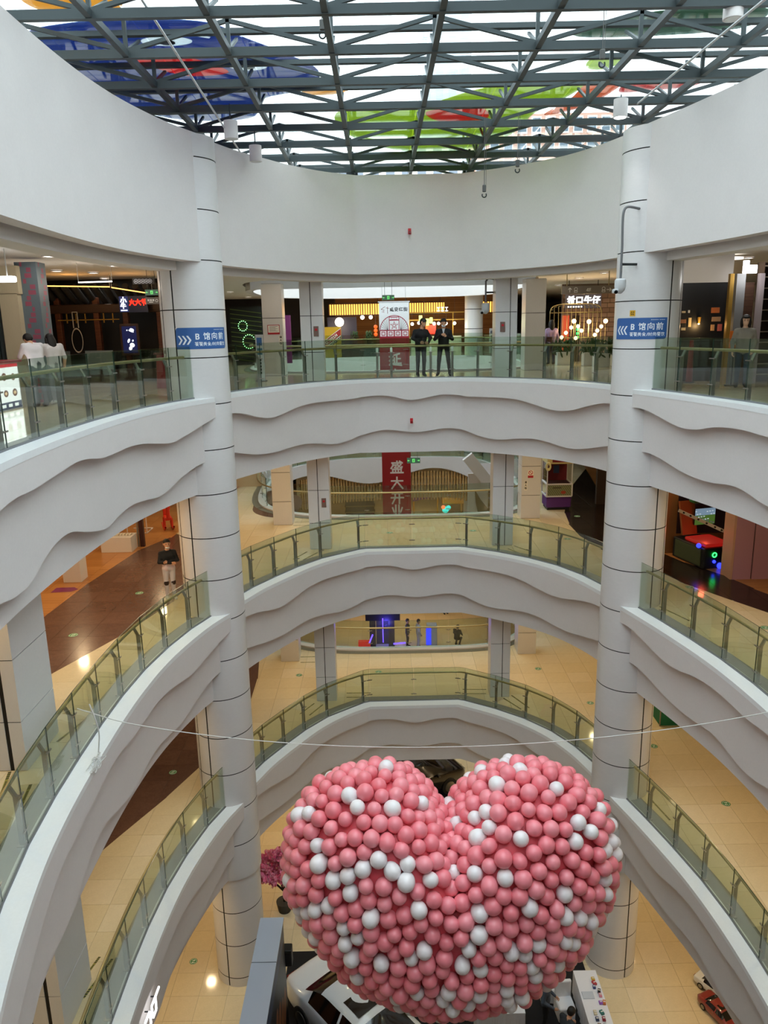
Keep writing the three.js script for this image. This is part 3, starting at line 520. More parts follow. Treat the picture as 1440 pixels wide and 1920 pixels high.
// ---------- people ----------
const SK = { skin: 0xd9a583, skinPale: 0xe3b79a };
function capsuleField(bones, S, cy, N) {
  const mc = new MarchingCubes(N, undefined, false, false, 60000), F = mc.field, h = N / 2, D = new Float32Array(N * N * N).fill(1), k = 0.028;
  for (const [a, b, ra, rb] of bones) {
    const ab = [b[0] - a[0], b[1] - a[1], b[2] - a[2]], l2 = ab[0] ** 2 + ab[1] ** 2 + ab[2] ** 2 || 1e-9, m = Math.max(ra, rb) + 0.07, lo = [0, 1, 2].map((c) => Math.min(a[c], b[c]) - m), hi = [0, 1, 2].map((c) => Math.max(a[c], b[c]) + m);
    const ix = (v, c) => Math.max(1, Math.min(N - 2, Math.round(((v - (c === 1 ? cy : 0)) / S) * h + h)));
    for (let z = ix(lo[2], 2); z <= ix(hi[2], 2); z++) for (let y = ix(lo[1], 1); y <= ix(hi[1], 1); y++) for (let x = ix(lo[0], 0); x <= ix(hi[0], 0); x++) {
      const px = (x - h) / h * S - a[0], py = (y - h) / h * S + cy - a[1], pz = (z - h) / h * S - a[2];
      let t = (px * ab[0] + py * ab[1] + pz * ab[2]) / l2; t = t < 0 ? 0 : t > 1 ? 1 : t;
      const d = Math.sqrt((px - ab[0] * t) ** 2 + (py - ab[1] * t) ** 2 + (pz - ab[2] * t) ** 2) - (ra + (rb - ra) * t), i = x + y * N + z * N * N, o = D[i];
      const q = Math.max(k - Math.abs(o - d), 0) / k; D[i] = Math.min(o, d) - q * q * k * 0.25;
    }
  }
  for (let i = 0; i < F.length; i++) F[i] = -D[i];
  mc.isolation = 0; mc.update();
  let g = new THREE.BufferGeometry(); g.setAttribute('position', new THREE.BufferAttribute(mc.positionArray.slice(0, mc.count * 3), 3));
  g = mergeVertices(g, 1e-4); g.scale(S, S, S).translate(0, cy, 0);
  const ps = g.attributes.position, id = g.index.array; // consistent outward winding from the field's own orientation
  g.computeVertexNormals(); return g;
}
// j: joint overrides [x, y, z] (person faces +z, feet at y = 0); c: colours
function person(label, pos, turn, c, j = {}, o = {}) {
  const s = o.scale || 1, J = { head: [0, 1.625, 0.02], neck: [0, 1.435, 0], chest: [0, 1.27, 0], waist: [0, 1.06, 0], pelvis: [0, 0.93, 0], shL: [0.18, 1.36, 0], shR: [-0.18, 1.36, 0], elL: [0.25, 1.1, -0.03], elR: [-0.25, 1.1, -0.03], wrL: [0.25, 0.87, 0.06], wrR: [-0.25, 0.87, 0.06], hipL: [0.09, 0.9, 0], hipR: [-0.09, 0.9, 0], knL: [0.1, 0.49, 0.02], knR: [-0.1, 0.49, 0.02], anL: [0.1, 0.09, -0.03], anR: [-0.1, 0.09, -0.03], toeL: [0.115, 0.035, 0.13], toeR: [-0.115, 0.035, 0.13], ...j };
  const g = thing('person', label, 'person', pos, turn); g.scale.setScalar(s);
  const mid = (a, b, t) => a.map((v, i) => v + (b[i] - v) * t), add = (a, d) => a.map((v, i) => v + d[i]);
  const sleeve = c.sleeve ?? c.top, bulk = o.bulk ?? 1, T2 = c.hem ?? c.top, low = c.leg ?? c.pants;
  const HD = J.head, NK = J.neck, up = HD.map((v, i) => v - NK[i]), ul = Math.hypot(...up), U = up.map((v) => v / ul), fw = o.look || [0, -0.1, 1], fl = Math.hypot(...fw), W = fw.map((v) => v / fl);
  const H = (a, b, sd = 0) => [HD[0] + U[0] * a + W[0] * b + (W[2]) * sd, HD[1] + U[1] * a + W[1] * b, HD[2] + U[2] * a + W[2] * b - W[0] * sd];
  const B = [];
  const bone = (a, b, ra, rb, col) => B.push([a, b, ra, rb, col]);
  bone(H(-0.05, 0.03), H(0.045, -0.005), 0.068, 0.093, c.skin); bone(H(-0.075, 0.055), H(-0.07, 0.06), 0.04, 0.04, c.skin); bone(H(-0.02, 0.085), H(-0.035, 0.1), 0.012, 0.016, c.skin);
  bone(H(-0.02, -0.005, 0.088), H(0.015, -0.005, 0.09), 0.018, 0.018, c.skin); bone(H(-0.02, -0.005, -0.088), H(0.015, -0.005, -0.09), 0.018, 0.018, c.skin);
  bone(NK, H(-0.08, 0), 0.055, 0.05, c.skin);
  const cx = (k, w) => [add(J[k], [w, 0, 0]), add(J[k], [-w, 0, 0])];
  for (const sd of [0, 1]) { const [a] = [cx('chest', 0.085)[sd]], b = cx('waist', 0.06)[sd], p = cx('pelvis', 0.065)[sd]; bone(a, b, 0.114 * bulk, 0.102 * bulk, c.top); bone(b, p, 0.102 * bulk, 0.108 * bulk, T2); }
  bone(...cx('chest', 0.09), 0.12 * bulk, 0.12 * bulk, c.top); bone(J.shL, add(NK, [0, -0.03, 0]), 0.062 * bulk, 0.062, c.top); bone(J.shR, add(NK, [0, -0.03, 0]), 0.062 * bulk, 0.062, c.top); bone(...cx('pelvis', 0.055), 0.106 * bulk, 0.106 * bulk, o.coat ? c.top : c.pants);
  for (const S of ['L', 'R']) {
    bone(J['sh' + S], J['el' + S], 0.064 * bulk, 0.048 * bulk, c.top); bone(J['el' + S], J['wr' + S], 0.047 * (sleeve === c.skin ? 0.85 : bulk), 0.034, sleeve);
    bone(J['hip' + S], J['kn' + S], 0.09, 0.064, c.pants); bone(J['kn' + S], J['an' + S], 0.064, 0.046, low); bone(J['an' + S], J['toe' + S], 0.046, 0.036, c.shoes); bone(add(J['an' + S], [0, -0.03, -0.02]), add(J['toe' + S], [0, 0, -0.03]), 0.04, 0.036, c.shoes);
  }
  const body = capsuleField(B, 0.95, 0.9, o.fine ? 96 : 72), P = body.attributes.position, col = new Float32Array(P.count * 3), cc = new THREE.Color();
  for (let i = 0; i < P.count; i++) {
    const p = [P.getX(i), P.getY(i), P.getZ(i)]; let best = 1e9, bc = 0;
    for (const [a, b, ra, rb, q] of B) { const ab = [b[0] - a[0], b[1] - a[1], b[2] - a[2]], l2 = ab[0] ** 2 + ab[1] ** 2 + ab[2] ** 2 || 1e-9; let t = ((p[0] - a[0]) * ab[0] + (p[1] - a[1]) * ab[1] + (p[2] - a[2]) * ab[2]) / l2; t = Math.max(0, Math.min(1, t)); const d = Math.hypot(p[0] - a[0] - ab[0] * t, p[1] - a[1] - ab[1] * t, p[2] - a[2] - ab[2] * t) - (ra + (rb - ra) * t); if (d < best) { best = d; bc = q; } }
    cc.set(bc); col.set([cc.r, cc.g, cc.b], i * 3);
  }
  body.setAttribute('color', new THREE.BufferAttribute(col, 3));
  const tint = (geo, hex) => { const n = geo.attributes.position.count, a = new Float32Array(n * 3); cc.set(hex); for (let i = 0; i < n; i++) a.set([cc.r, cc.g, cc.b], i * 3); geo.setAttribute('color', new THREE.BufferAttribute(a, 3)); geo.deleteAttribute('uv'); return geo; };
  const seg = (a, b, r, r2 = r) => { const A = new THREE.Vector3(...a), Bv = new THREE.Vector3(...b), d = Bv.clone().sub(A), q = new THREE.CapsuleGeometry(r, d.length(), 3, 6); return q.applyQuaternion(new THREE.Quaternion().setFromUnitVectors(new THREE.Vector3(0, 1, 0), d.normalize())).translate(...A.add(Bv).multiplyScalar(0.5).toArray()); };
  const extra = [];
  for (const S of ['L', 'R']) {                                        // palm, four unequal bent fingers and a thumb
    const w = new THREE.Vector3(...J['wr' + S]), e = new THREE.Vector3(...J['el' + S]), d = w.clone().sub(e).normalize(), side = new THREE.Vector3(S === 'L' ? -1 : 1, 0, 0.4).cross(d).normalize(), pal = d.clone().cross(side).normalize();
    if (o.hands?.[S]) { d.set(...o.hands[S]).normalize(); side.set(S === 'L' ? -1 : 1, 0, 0.2).cross(d).normalize(); pal.copy(d).cross(side).normalize(); }
    const at = (a, b, q) => w.clone().addScaledVector(d, a).addScaledVector(side, b).addScaledVector(pal, q).toArray();
    extra.push(tint(seg(at(-0.02, 0, 0), at(0.05, 0.012, 0), 0.024), c.skin), tint(seg(at(0.0, 0.0, 0), at(0.06, -0.015, 0), 0.022), c.skin));
    [[-0.03, 0.05], [-0.011, 0.058], [0.009, 0.054], [0.027, 0.042]].forEach(([q, l]) => { extra.push(tint(seg(at(0.07, q, 0), at(0.07 + l * 0.6, q * 1.1, 0.008), 0.0088), c.skin), tint(seg(at(0.07 + l * 0.6, q * 1.1, 0.008), at(0.07 + l, q * 1.1, 0.03), 0.008), c.skin)); });
    extra.push(tint(seg(at(0.02, -0.03, 0.004), at(0.05, -0.055, 0.014), 0.011), c.skin), tint(seg(at(0.05, -0.055, 0.014), at(0.078, -0.055, 0.026), 0.0095), c.skin));
  }
  const dot = (p, r, hex, sc = [1, 1, 1]) => extra.push(tint(new THREE.SphereGeometry(r, 8, 6).scale(...sc).translate(...p), hex));
  for (const sd of [-0.033, 0.033]) { dot(H(0.0, 0.082, sd), 0.011, 0x1c1410); dot(H(0.024, 0.086, sd), 0.016, 0x241a14, [1, 0.3, 0.6]); }
  if (!o.mask) dot(H(-0.068, 0.092), 0.02, 0xa8584e, [1, 0.35, 0.5]);
  const nb = body.toNonIndexed(); nb.computeVertexNormals; nb.deleteAttribute('normal'); const smooth = body.attributes.normal, idx = body.index, nn = new Float32Array(idx.count * 3); for (let i = 0; i < idx.count; i++) nn.set([smooth.getX(idx.getX(i)), smooth.getY(idx.getX(i)), smooth.getZ(idx.getX(i))], i * 3); nb.setAttribute('normal', new THREE.BufferAttribute(nn, 3));
  put('body', merge([nb, ...extra]), BODY, g);
  // hair: a cap that leaves the face free
  const hq = new THREE.Quaternion().setFromRotationMatrix(new THREE.Matrix4().makeBasis(new THREE.Vector3(W[2], 0, -W[0]).normalize(), new THREE.Vector3(...U), new THREE.Vector3(W[2], 0, -W[0]).normalize().cross(new THREE.Vector3(...U))));
  const cap = [new THREE.SphereGeometry(0.101, 20, 14, 0, Math.PI * 2, 0, Math.PI * 0.6).scale(1.0, 1.06, 1.08).rotateX(-0.62).translate(0, 0.036, -0.014)];
  if (o.hair === 'long') cap.push(new THREE.SphereGeometry(0.1, 14, 10).scale(1.02, 1.9, 0.62).translate(0, -0.1, -0.075), new THREE.SphereGeometry(0.05, 10, 8).scale(0.8, 2.6, 1.2).translate(0.088, -0.06, 0.0), new THREE.SphereGeometry(0.05, 10, 8).scale(0.8, 2.6, 1.2).translate(-0.088, -0.06, 0.0), new THREE.SphereGeometry(0.06, 10, 8).scale(1.3, 0.5, 0.5).translate(0, 0.075, 0.075));
  else cap.push(new THREE.SphereGeometry(0.09, 14, 10).scale(1.04, 1, 0.8).translate(0, 0.0, -0.045));
  const hair = put('hair', merge(cap), c.hair ? std(c.hair, 0.7) : HAIR, g); hair.quaternion.copy(hq); hair.position.set(...HD);
  if (o.mask) { const m = put('face_mask', new THREE.SphereGeometry(0.06, 14, 10, 0, Math.PI * 2, 0, Math.PI * 0.55).rotateX(Math.PI / 2).scale(1.15, 0.8, 0.8), std(o.mask, 0.8), g); m.quaternion.copy(hq); m.position.set(...H(-0.062, 0.06)); }
  if (o.add) o.add(g);
  return g;
}
const BODY = new THREE.MeshStandardMaterial({ vertexColors: true, roughness: 0.8 }), HAIR = std(0x120e0d, 0.6);
const FACE = Math.PI;                                                  // turn 0 faces the camera (+z world)
person('man in black jacket and dark trousers leaning both hands on the back railing', [1.24, 16.262, 24.25], 0.25, { skin: SK.skin, top: 0x121214, pants: 0x2a2d31, shoes: 0x0c0c0c }, { head: [0.05, 1.63, 0.11], neck: [0.02, 1.44, 0.03], elL: [0.3, 1.17, 0.05], elR: [-0.27, 1.17, 0.05], wrL: [0.17, 1.02, 0.23], wrR: [-0.1, 1.02, 0.23], chest: [0, 1.28, 0.02] }, { fine: 1, bulk: 1.1, look: [0.75, -0.15, 0.7], coat: 1, hands: { L: [-0.6, 0.1, 0.5], R: [0.6, 0.1, 0.5] } });
person('man in black suit and face mask looking down at his phone, beside the railing', [1.95, 16.262, 24.3], -0.1, { skin: SK.skin, top: 0x131416, pants: 0x17191c, shoes: 0x0a0a0a }, { head: [0, 1.61, 0.06], elL: [0.27, 1.12, 0.02], elR: [-0.27, 1.12, 0.02], wrL: [0.1, 1.22, 0.26], wrR: [-0.07, 1.26, 0.27], hipL: [0.1, 0.9, 0], hipR: [-0.1, 0.9, 0], knL: [0.15, 0.49, 0.02], knR: [-0.14, 0.49, 0.02], anL: [0.19, 0.09, -0.02], anR: [-0.17, 0.09, -0.02], toeL: [0.21, 0.035, 0.13], toeR: [-0.2, 0.035, 0.13] }, { fine: 1, mask: 0xe9eef2, coat: 1, look: [0.1, -0.35, 1], hands: { L: [-0.7, 0.3, 0.3], R: [0.7, 0.2, 0.3] }, add: (g) => put('lapel_shirt', new THREE.ConeGeometry(0.05, 0.2, 3).rotateX(Math.PI).scale(1, 1, 0.3).translate(0, 1.34, 0.118), std(0xcfd2d6, 0.8), g) });
person('woman with dark bob in long grey-beige coat and jeans by the right-hand shop', [8.7, 16.202, 18.75], -0.35, { skin: SK.skinPale, top: 0x8f8a80, hem: 0x8f8a80, pants: 0x2a3a4d, shoes: 0x1a1a1a }, { elL: [0.25, 1.1, 0], elR: [-0.26, 1.1, 0], wrL: [0.2, 0.9, 0.14] }, { fine: 1, hair: 'long', coat: 1, scale: 0.97, bulk: 1.12 });
person('shopper in lilac hoodie with long dark hair seen from behind near the bird cage', [6.75, 16.202, 31.0], Math.PI, { skin: SK.skin, top: 0xb49ac0, pants: 0x3a4250, shoes: 0x2a2a2a }, {}, { hair: 'long', bulk: 1.08, scale: 0.98, add: (g) => { put('shoulder_bag', rbox(0.24, 0.2, 0.1, 0.03, 0.12, 1.0, 0.16), std(0x4a1f2a, 0.5), g); } });
person('young man in white t-shirt bending over the lit snack counter at far left', [-7.62, 16.202, 17.3], -2.3, { skin: SK.skin, top: 0xe9e6ea, sleeve: SK.skin, pants: 0x4a4f58, shoes: 0x1d1d1f }, { head: [0, 1.47, 0.28], neck: [0, 1.38, 0.17], chest: [0, 1.23, 0.1], waist: [0, 1.05, 0.02], shL: [0.185, 1.33, 0.12], shR: [-0.185, 1.33, 0.12], elL: [0.24, 1.1, 0.27], elR: [-0.24, 1.1, 0.27], wrL: [0.12, 1.12, 0.46], wrR: [-0.12, 1.12, 0.46] }, { fine: 1, look: [0, -0.5, 1] });
person('girl with long dark hair in pale top standing behind the man at the snack counter', [-7.5, 16.202, 17.95], -2.4, { skin: SK.skinPale, top: 0xdcd8d8, sleeve: SK.skinPale, pants: 0x7d8086, shoes: 0xd9d9d9 }, { head: [0, 1.52, 0.12], neck: [0, 1.4, 0.06], wrL: [0.2, 1.0, 0.28], elL: [0.25, 1.12, 0.1] }, { hair: 'long', look: [0, -0.4, 1], scale: 0.96 });
person('boy with lowered mask, black jersey, pale shorts and folded arms on third floor', [-5.76, 10.802, 19.5], 0.45, { skin: SK.skin, top: 0x16181c, hem: 0xd9c3c3, pants: 0xc9c2c4, leg: 0xc7c2c4, shoes: 0xdcdcdc }, { elL: [0.25, 1.13, 0.06], elR: [-0.25, 1.13, 0.06], wrL: [-0.04, 1.14, 0.19], wrR: [0.04, 1.1, 0.2], knL: [0.08, 0.49, 0.05], knR: [-0.1, 0.49, 0.02] }, { fine: 1, scale: 0.95, hands: { L: [-1, 0, 0.1], R: [1, 0, 0.1] }, add: (g) => { put('chin_mask', new THREE.SphereGeometry(0.055, 12, 8).scale(1.2, 0.55, 0.8).translate(0, 1.525, 0.085), std(0xe8edf2, 0.8), g); put('knee_pad', merge([new THREE.SphereGeometry(0.082, 10, 8).scale(0.9, 1.1, 0.8).translate(0.085, 0.5, 0.06), new THREE.SphereGeometry(0.082, 10, 8).scale(0.9, 1.1, 0.8).translate(-0.1, 0.5, 0.035)]), std(0x2b1c18, 0.7), g); } });
// ground floor, by the white tables
person('standing man in dark grey jacket beside the covered chair on the black carpet', [3.98, -0.38, 16.5], 1.2, { skin: SK.skin, top: 0x4b5563, pants: 0x17181b, shoes: 0x0c0c0c }, { head: [0, 1.58, 0.1], neck: [0, 1.44, 0.05], wrL: [0.2, 0.95, 0.22], wrR: [-0.2, 0.95, 0.24] }, { bulk: 1.08, coat: 1 });
person('seated person in dark jacket at the bottom edge beside the goods table', [4.38, -0.38, 15.8], 2.2, { skin: SK.skin, top: 0x2c3238, pants: 0x17181b, shoes: 0x0c0c0c }, { head: [0, 1.2, 0.14], neck: [0, 1.05, 0.06], chest: [0, 0.9, 0.02], waist: [0, 0.68, -0.02], pelvis: [0, 0.54, -0.05], shL: [0.185, 1.0, 0.03], shR: [-0.185, 1.0, 0.03], elL: [0.24, 0.75, 0.08], elR: [-0.24, 0.75, 0.08], wrL: [0.14, 0.68, 0.32], wrR: [-0.14, 0.68, 0.32], hipL: [0.09, 0.52, -0.02], hipR: [-0.09, 0.52, -0.02], knL: [0.12, 0.5, 0.42], knR: [-0.12, 0.5, 0.42], anL: [0.12, 0.09, 0.36], anR: [-0.12, 0.09, 0.36], toeL: [0.13, 0.035, 0.52], toeR: [-0.13, 0.035, 0.52] }, { bulk: 1.08 });
// far end of the ground floor
for (const [x, f, t, top, pants, lab] of [[1.22, 41.6, 1.4, 0x1c2230, 0x14161c, 'far shopper in navy vest standing by the blue game stand'], [1.85, 41.5, 1.9, 0xc9c9cb, 0xd2d2d4, 'far shopper dressed all in white by the blue game stand'], [4.1, 41.6, 2.6, 0x1b1b1d, 0x17181b, 'far shopper in black crouching near the round column'], [3.85, 46.8, 0.4, 0x1d1d22, 0x2a3040, 'far shopper in black standing near the top of that view']])
  person(lab, [x, -0.388, f], t, { skin: SK.skin, top, pants, shoes: 0x101010 }, lab.includes('crouch') ? { head: [0, 1.15, 0.1], neck: [0, 1.0, 0.05], chest: [0, 0.85, 0.02], waist: [0, 0.65, 0], pelvis: [0, 0.5, -0.02], shL: [0.185, 0.97, 0.02], shR: [-0.185, 0.97, 0.02], elL: [0.25, 0.75, 0.1], elR: [-0.25, 0.75, 0.1], wrL: [0.2, 0.6, 0.3], wrR: [-0.2, 0.6, 0.3], hipL: [0.09, 0.48, 0], hipR: [-0.09, 0.48, 0], knL: [0.13, 0.48, 0.36], knR: [-0.13, 0.42, 0.3], anL: [0.12, 0.09, 0.1], anR: [-0.12, 0.09, 0.02], toeL: [0.13, 0.035, 0.25], toeR: [-0.13, 0.035, 0.18] } : {}, { bulk: 1.05 });
// ---------- writing: stroke tables on a 100 x 100 square ----------
const HAN = {
  '延': '10,30 32,30 14,55 34,55 10,88|12,60 40,86 95,92|80,10 45,20|62,18 62,78|62,45 86,45|45,40 45,78|38,78 92,78',
  '安': '50,5 50,18|12,35 12,20 88,20 88,35|10,52 92,52|45,28 25,70 80,92|70,40 60,75 18,92',
  '红': '30,8 12,35 32,35 10,60 36,55|8,85 38,75|45,20 92,20|68,20 68,82|42,82 96,82',
  '街': '22,8 8,28|24,30 8,52|17,42 17,92|48,8 48,45|34,25 62,25|32,45 64,45|48,50 48,88|34,65 62,65|30,88 66,84|72,20 94,20|70,45 96,45|84,45 84,90 76,86',
  '盛': '15,18 90,18|22,18 20,40 8,58|22,34 45,34 42,54 34,52|52,6 60,40 85,58 88,48|80,30 55,56|72,6 82,12|20,66 20,90|20,66 82,66 82,90|40,66 40,90|61,66 61,90|6,92 96,92',
  '大': '10,35 92,35|50,8 50,40 12,92|50,40 92,92', '开': '14,15 88,15|6,48 96,48|35,15 35,50 14,92|66,15 66,92',
  '业': '38,10 38,88|62,10 62,88|14,30 26,66|86,30 74,66|6,90 96,90',
  '馆': '22,8 10,34|18,20 40,20 34,34|24,36 24,86 42,74|68,6 68,16|48,30 48,18 94,18 94,30|56,32 56,92|56,34 86,34 86,54 56,54|56,66 90,66 90,90 56,90',
  '向': '48,5 38,20|12,92 12,22 90,22 90,88 78,88|35,44 35,70|35,44 66,44 66,70 35,70',
  '前': '30,5 38,18|70,5 60,18|6,22 96,22|16,36 16,92|16,36 46,36 46,90 38,88|16,54 46,54|16,70 46,70|64,38 64,74|86,32 86,90 76,88',
  '美': '32,5 38,16|68,5 62,16|14,20 86,20|20,33 80,33|10,47 90,47|50,20 50,47|8,64 92,64|50,52 48,66 12,94|52,66 90,94',
  '食': '50,4 8,40|50,4 94,40|50,28 50,38|28,42 74,42 74,66 28,66|28,54 74,54|28,42 28,92 48,82|84,70 58,78 90,94',
  '时': '10,18 10,82|10,18 36,18 36,82 10,82|10,50 36,50|44,34 96,34|80,8 80,90 66,86|52,50 62,66',
  '尚': '50,4 50,26|22,10 32,24|78,10 68,24|10,92 10,30 90,30 90,90 80,88|34,48 34,74|34,48 66,48 66,74 34,74',
  '餐': '30,4 30,14|30,10 46,10|24,14 12,30|16,18 40,18 24,36|56,8 90,8 60,36|62,16 92,36|50,34 6,60|50,34 94,60|32,56 68,56 68,74 32,74|32,65 68,65|32,56 32,94 50,86|80,76 60,80 88,96',
  '饕': '8,10 50,10|28,4 28,24|14,24 46,24 40,36|56,6 92,6|74,6 60,34|62,18 90,34|50,34 6,60|50,34 94,60|32,56 68,56 68,74 32,74|32,65 68,65|32,56 32,94 50,86|80,76 60,80 88,96',
  '餮': '6,8 44,8|25,2 25,16|8,20 42,20|20,20 20,36|34,20 34,36|56,4 56,36|50,12 64,12|74,6 90,34|92,8 68,34|50,34 6,60|50,34 94,60|32,56 68,56 68,74 32,74|32,65 68,65|32,56 32,94 50,86|80,76 60,80 88,96',
  '饮': '24,6 10,36|20,20 42,20 36,34|26,38 26,86 42,76|62,6 50,40|58,22 94,22 86,42|72,34 68,62 46,92|72,56 96,92',
  '希': '78,5 20,28|24,8 80,28|6,36 96,36|44,28 12,66|26,54 26,84|26,54 78,54 78,80 70,80|52,42 52,94', '口': '16,20 16,84|16,20 84,20 84,84|16,76 84,76',
  '牛': '28,8 14,40|24,26 84,26|6,56 96,56|52,6 52,94', '仔': '28,6 8,46|20,32 20,94|40,16 88,16 64,40 64,88 52,84|36,52 96,52',
  '消': '12,10 22,22|8,36 18,46|8,88 24,60|62,4 62,32|42,12 50,28|84,10 74,28|42,36 42,94|42,36 84,36 84,90 76,90|42,54 84,54|42,70 84,70', '火': '20,30 28,50|80,28 70,48|50,6 48,50 12,94|50,50 92,94',
  '栓': '24,6 24,94|6,28 42,28|24,32 8,66|64,6 40,40|64,6 96,40|50,46 84,46|48,66 86,66|67,46 67,90|42,90 94,90', '小': '50,6 50,92 38,86|24,36 12,70|76,36 90,70', '爷': '34,4 12,26|66,4 88,26|30,14 70,50|72,14 28,50|24,56 80,56 76,76|42,56 42,96',
};
function han(g, text, x, y, s, w, color, gap = 1.05, vertical = false) {
  g.strokeStyle = color; g.fillStyle = color; g.lineWidth = w; g.lineCap = 'square'; g.lineJoin = 'miter';
  for (const ch of text) {
    if (HAN[ch]) for (const st of HAN[ch].split('|')) { g.beginPath(); st.split(' ').forEach((p, i) => { const [a, b] = p.split(',').map(Number); g[i ? 'lineTo' : 'moveTo'](x + a * s / 100, y + b * s / 100); }); g.stroke(); }
    else { g.font = `bold ${s * 1.05}px sans-serif`; g.textBaseline = 'alphabetic'; g.fillText(ch, x + s * 0.06, y + s * 0.92); }
    if (vertical) y += s * gap; else x += s * gap * (ch === '/' ? 0.45 : 1);
  }
}
function board(w, h, d, tex, sideMat, emissive = 0) {                 // flat board, print on its front (+z)
  const front = emissive ? new THREE.MeshStandardMaterial({ color: 0x000000, emissive: 0xffffff, emissiveMap: tex, emissiveIntensity: emissive, roughness: 0.4 }) : new THREE.MeshStandardMaterial({ map: tex, roughness: 0.5 });
  return [new THREE.BoxGeometry(w, h, d), [sideMat, sideMat, sideMat, sideMat, front, sideMat]];
}

// ---------- cars ----------
function car(name, label, pos, turn, paint, o = {}) {
  const g = thing(name, label, o.cat || 'car', pos, turn); g.scale.setScalar(o.scale || 1);
  const ST = [[-2.36, .66, .42, .74, .8, .55], [-2.3, .8, .34, .88, .96, .68], [-2.1, .88, .3, .97, 1.05, .72], [-1.75, .92, .28, 1.0, 1.09, .74], [-1.45, .925, .26, 1.0, 1.14, .72], [-1.1, .93, .26, 1.0, 1.33, .66], [-.78, .93, .26, 1.0, 1.42, .62], [-.2, .935, .26, .99, 1.47, .63], [.35, .935, .26, .98, 1.45, .61], [.62, .93, .26, .98, 1.38, .6], [1.0, .93, .26, .98, 1.18, .66], [1.3, .925, .27, .97, 1.04, .72], [1.8, .9, .3, .9, .96, .7], [2.15, .84, .34, .8, .85, .62], [2.32, .7, .4, .68, .72, .5], [2.38, .56, .46, .6, .62, .42]];
  const tabs = [1, 2, 3, 4, 5].map((c) => wave(ST.map((r) => [r[0], r[c]]))), N = 64, rows = [];
  for (let i = 0; i <= N; i++) { const z = lerp(-2.36, 2.38, i / N), [w, b, hb, ht, wr] = tabs.map((f) => f(z)), half = [[w * 0.8, b], [w * 0.98, b + 0.1], [w, 0.6], [w * 0.99, hb - 0.05], [w * 0.94, hb + 0.02], [lerp(w * 0.94, wr, 0.92), lerp(hb + 0.02, ht, 0.84)], [wr * 0.82, ht], [0, ht + 0.025]]; rows.push({ z, p: [...half, ...half.slice(0, -1).reverse().map(([x, y]) => [-x, y])] }); }
  const parts = { body: [], rear_window: [], windshield: [], side_windowLb: [], side_windowLf: [], side_windowRb: [], side_windowRf: [] };
  for (let i = 0; i < N; i++) for (let k = 0; k < 14; k++) {
    const z = (rows[i].z + rows[i + 1].z) / 2, top = k >= 5 && k <= 8, side = k === 4 || k === 9; let t = 'body';
    if (top && z > -1.5 && z < -0.86) t = 'rear_window'; else if (top && z > 0.6 && z < 1.28) t = 'windshield'; else if (side && z > -1.15 && z < 1.0 && Math.abs(z + 0.02) > 0.05) t = 'side_window' + (k === 4 ? 'L' : 'R') + (z < 0 ? 'b' : 'f');
    const q = (r, j) => [rows[r].p[j][0], rows[r].p[j][1], rows[r].z], a = q(i, k), b = q(i + 1, k), c = q(i + 1, k + 1), d = q(i, k + 1);
    parts[t].push(...a, ...b, ...c, ...a, ...c, ...d);
  }
  for (const [n, pos_] of Object.entries(parts)) { let q = new THREE.BufferGeometry(); q.setAttribute('position', new THREE.Float32BufferAttribute(pos_, 3)); q = mergeVertices(q, 1e-4); q = toCreasedNormals(q, 0.7); put(n.replace(/[LR][bf]$/, ''), q, n === 'body' ? paint : C.blackGloss, g); }
  for (const z of [-2.36, 2.38]) { const r = rows[z < 0 ? 0 : N].p, s = new THREE.Shape(r.map(([x, y]) => new THREE.Vector2(x, y))), q = new THREE.ShapeGeometry(s).translate(0, 0, z); put('bumper', q, paint, g); }
  put('sunroof', rbox(0.92, 0.02, 0.62, 0.008, 0, 1.475, -0.12), C.blackGloss, g);
  for (const sx of [-1, 1]) {
    put('mirror', rbox(0.16, 0.12, 0.1, 0.03, sx * 1.02, 1.02, -0.85), paint, g);
    put('tail_light', rbox(0.3, 0.13, 0.05, 0.02, sx * 0.58, 0.86, 2.33), std(0x7a1016, 0.25), g);
    put('head_light', rbox(0.3, 0.1, 0.1, 0.03, sx * 0.56, 0.68, -2.26), std(0xcfd4d8, 0.15), g);
    put('door_handle', rbox(0.03, 0.03, 0.18, 0.01, sx * 0.945, 0.88, 0.2), C.chrome, g);
    for (const z of [-1.42, 1.42]) { const w = put('wheel', cyl(0.34, 0.34, 0.24, 0, 0, 0, 24).rotateZ(Math.PI / 2).translate(sx * 0.84, 0.34, z), std(0x141414, 0.8), g); put('rim', cyl(0.22, 0.22, 0.03, 0, 0, 0, 20).rotateZ(Math.PI / 2).translate(sx * 0.965, 0.34, z), C.chrome, w); }
  }
  put('antenna_fin', new THREE.ConeGeometry(0.05, 0.12, 4).scale(0.4, 1, 1.6).translate(0, 1.46, -0.72), paint, g);
  put('chrome_strip', merge([rbox(1.5, 0.025, 0.02, 0.005, 0, 0.78, 2.355), rbox(1.2, 0.16, 0.02, 0.01, 0, 0.6, -2.37)]), C.chrome, g);
  return g;
}
const carWhite = phys({ color: 0xe4e7ea, roughness: 0.3, clearcoat: 1, clearcoatRoughness: 0.05 }), carBlack = phys({ color: 0x060607, roughness: 0.2, clearcoat: 1, clearcoatRoughness: 0.04 });
car('sedan_car', 'white sedan with dark sunroof parked on the black carpet below the heart', [-0.82, -0.386, 16.2], 0.725, carWhite);
car('sedan_car', 'glossy black sedan on the black platform behind the balloon heart', [0.7, -0.356, 27.2], 2.06 - 3.14 + Math.PI, carBlack);
car('toy_car', 'small white and black ride-on toy car on the tiles, bottom right', [9.0, -0.388, 17.5], 0.6, carWhite, { scale: 0.27, cat: 'toy car' });
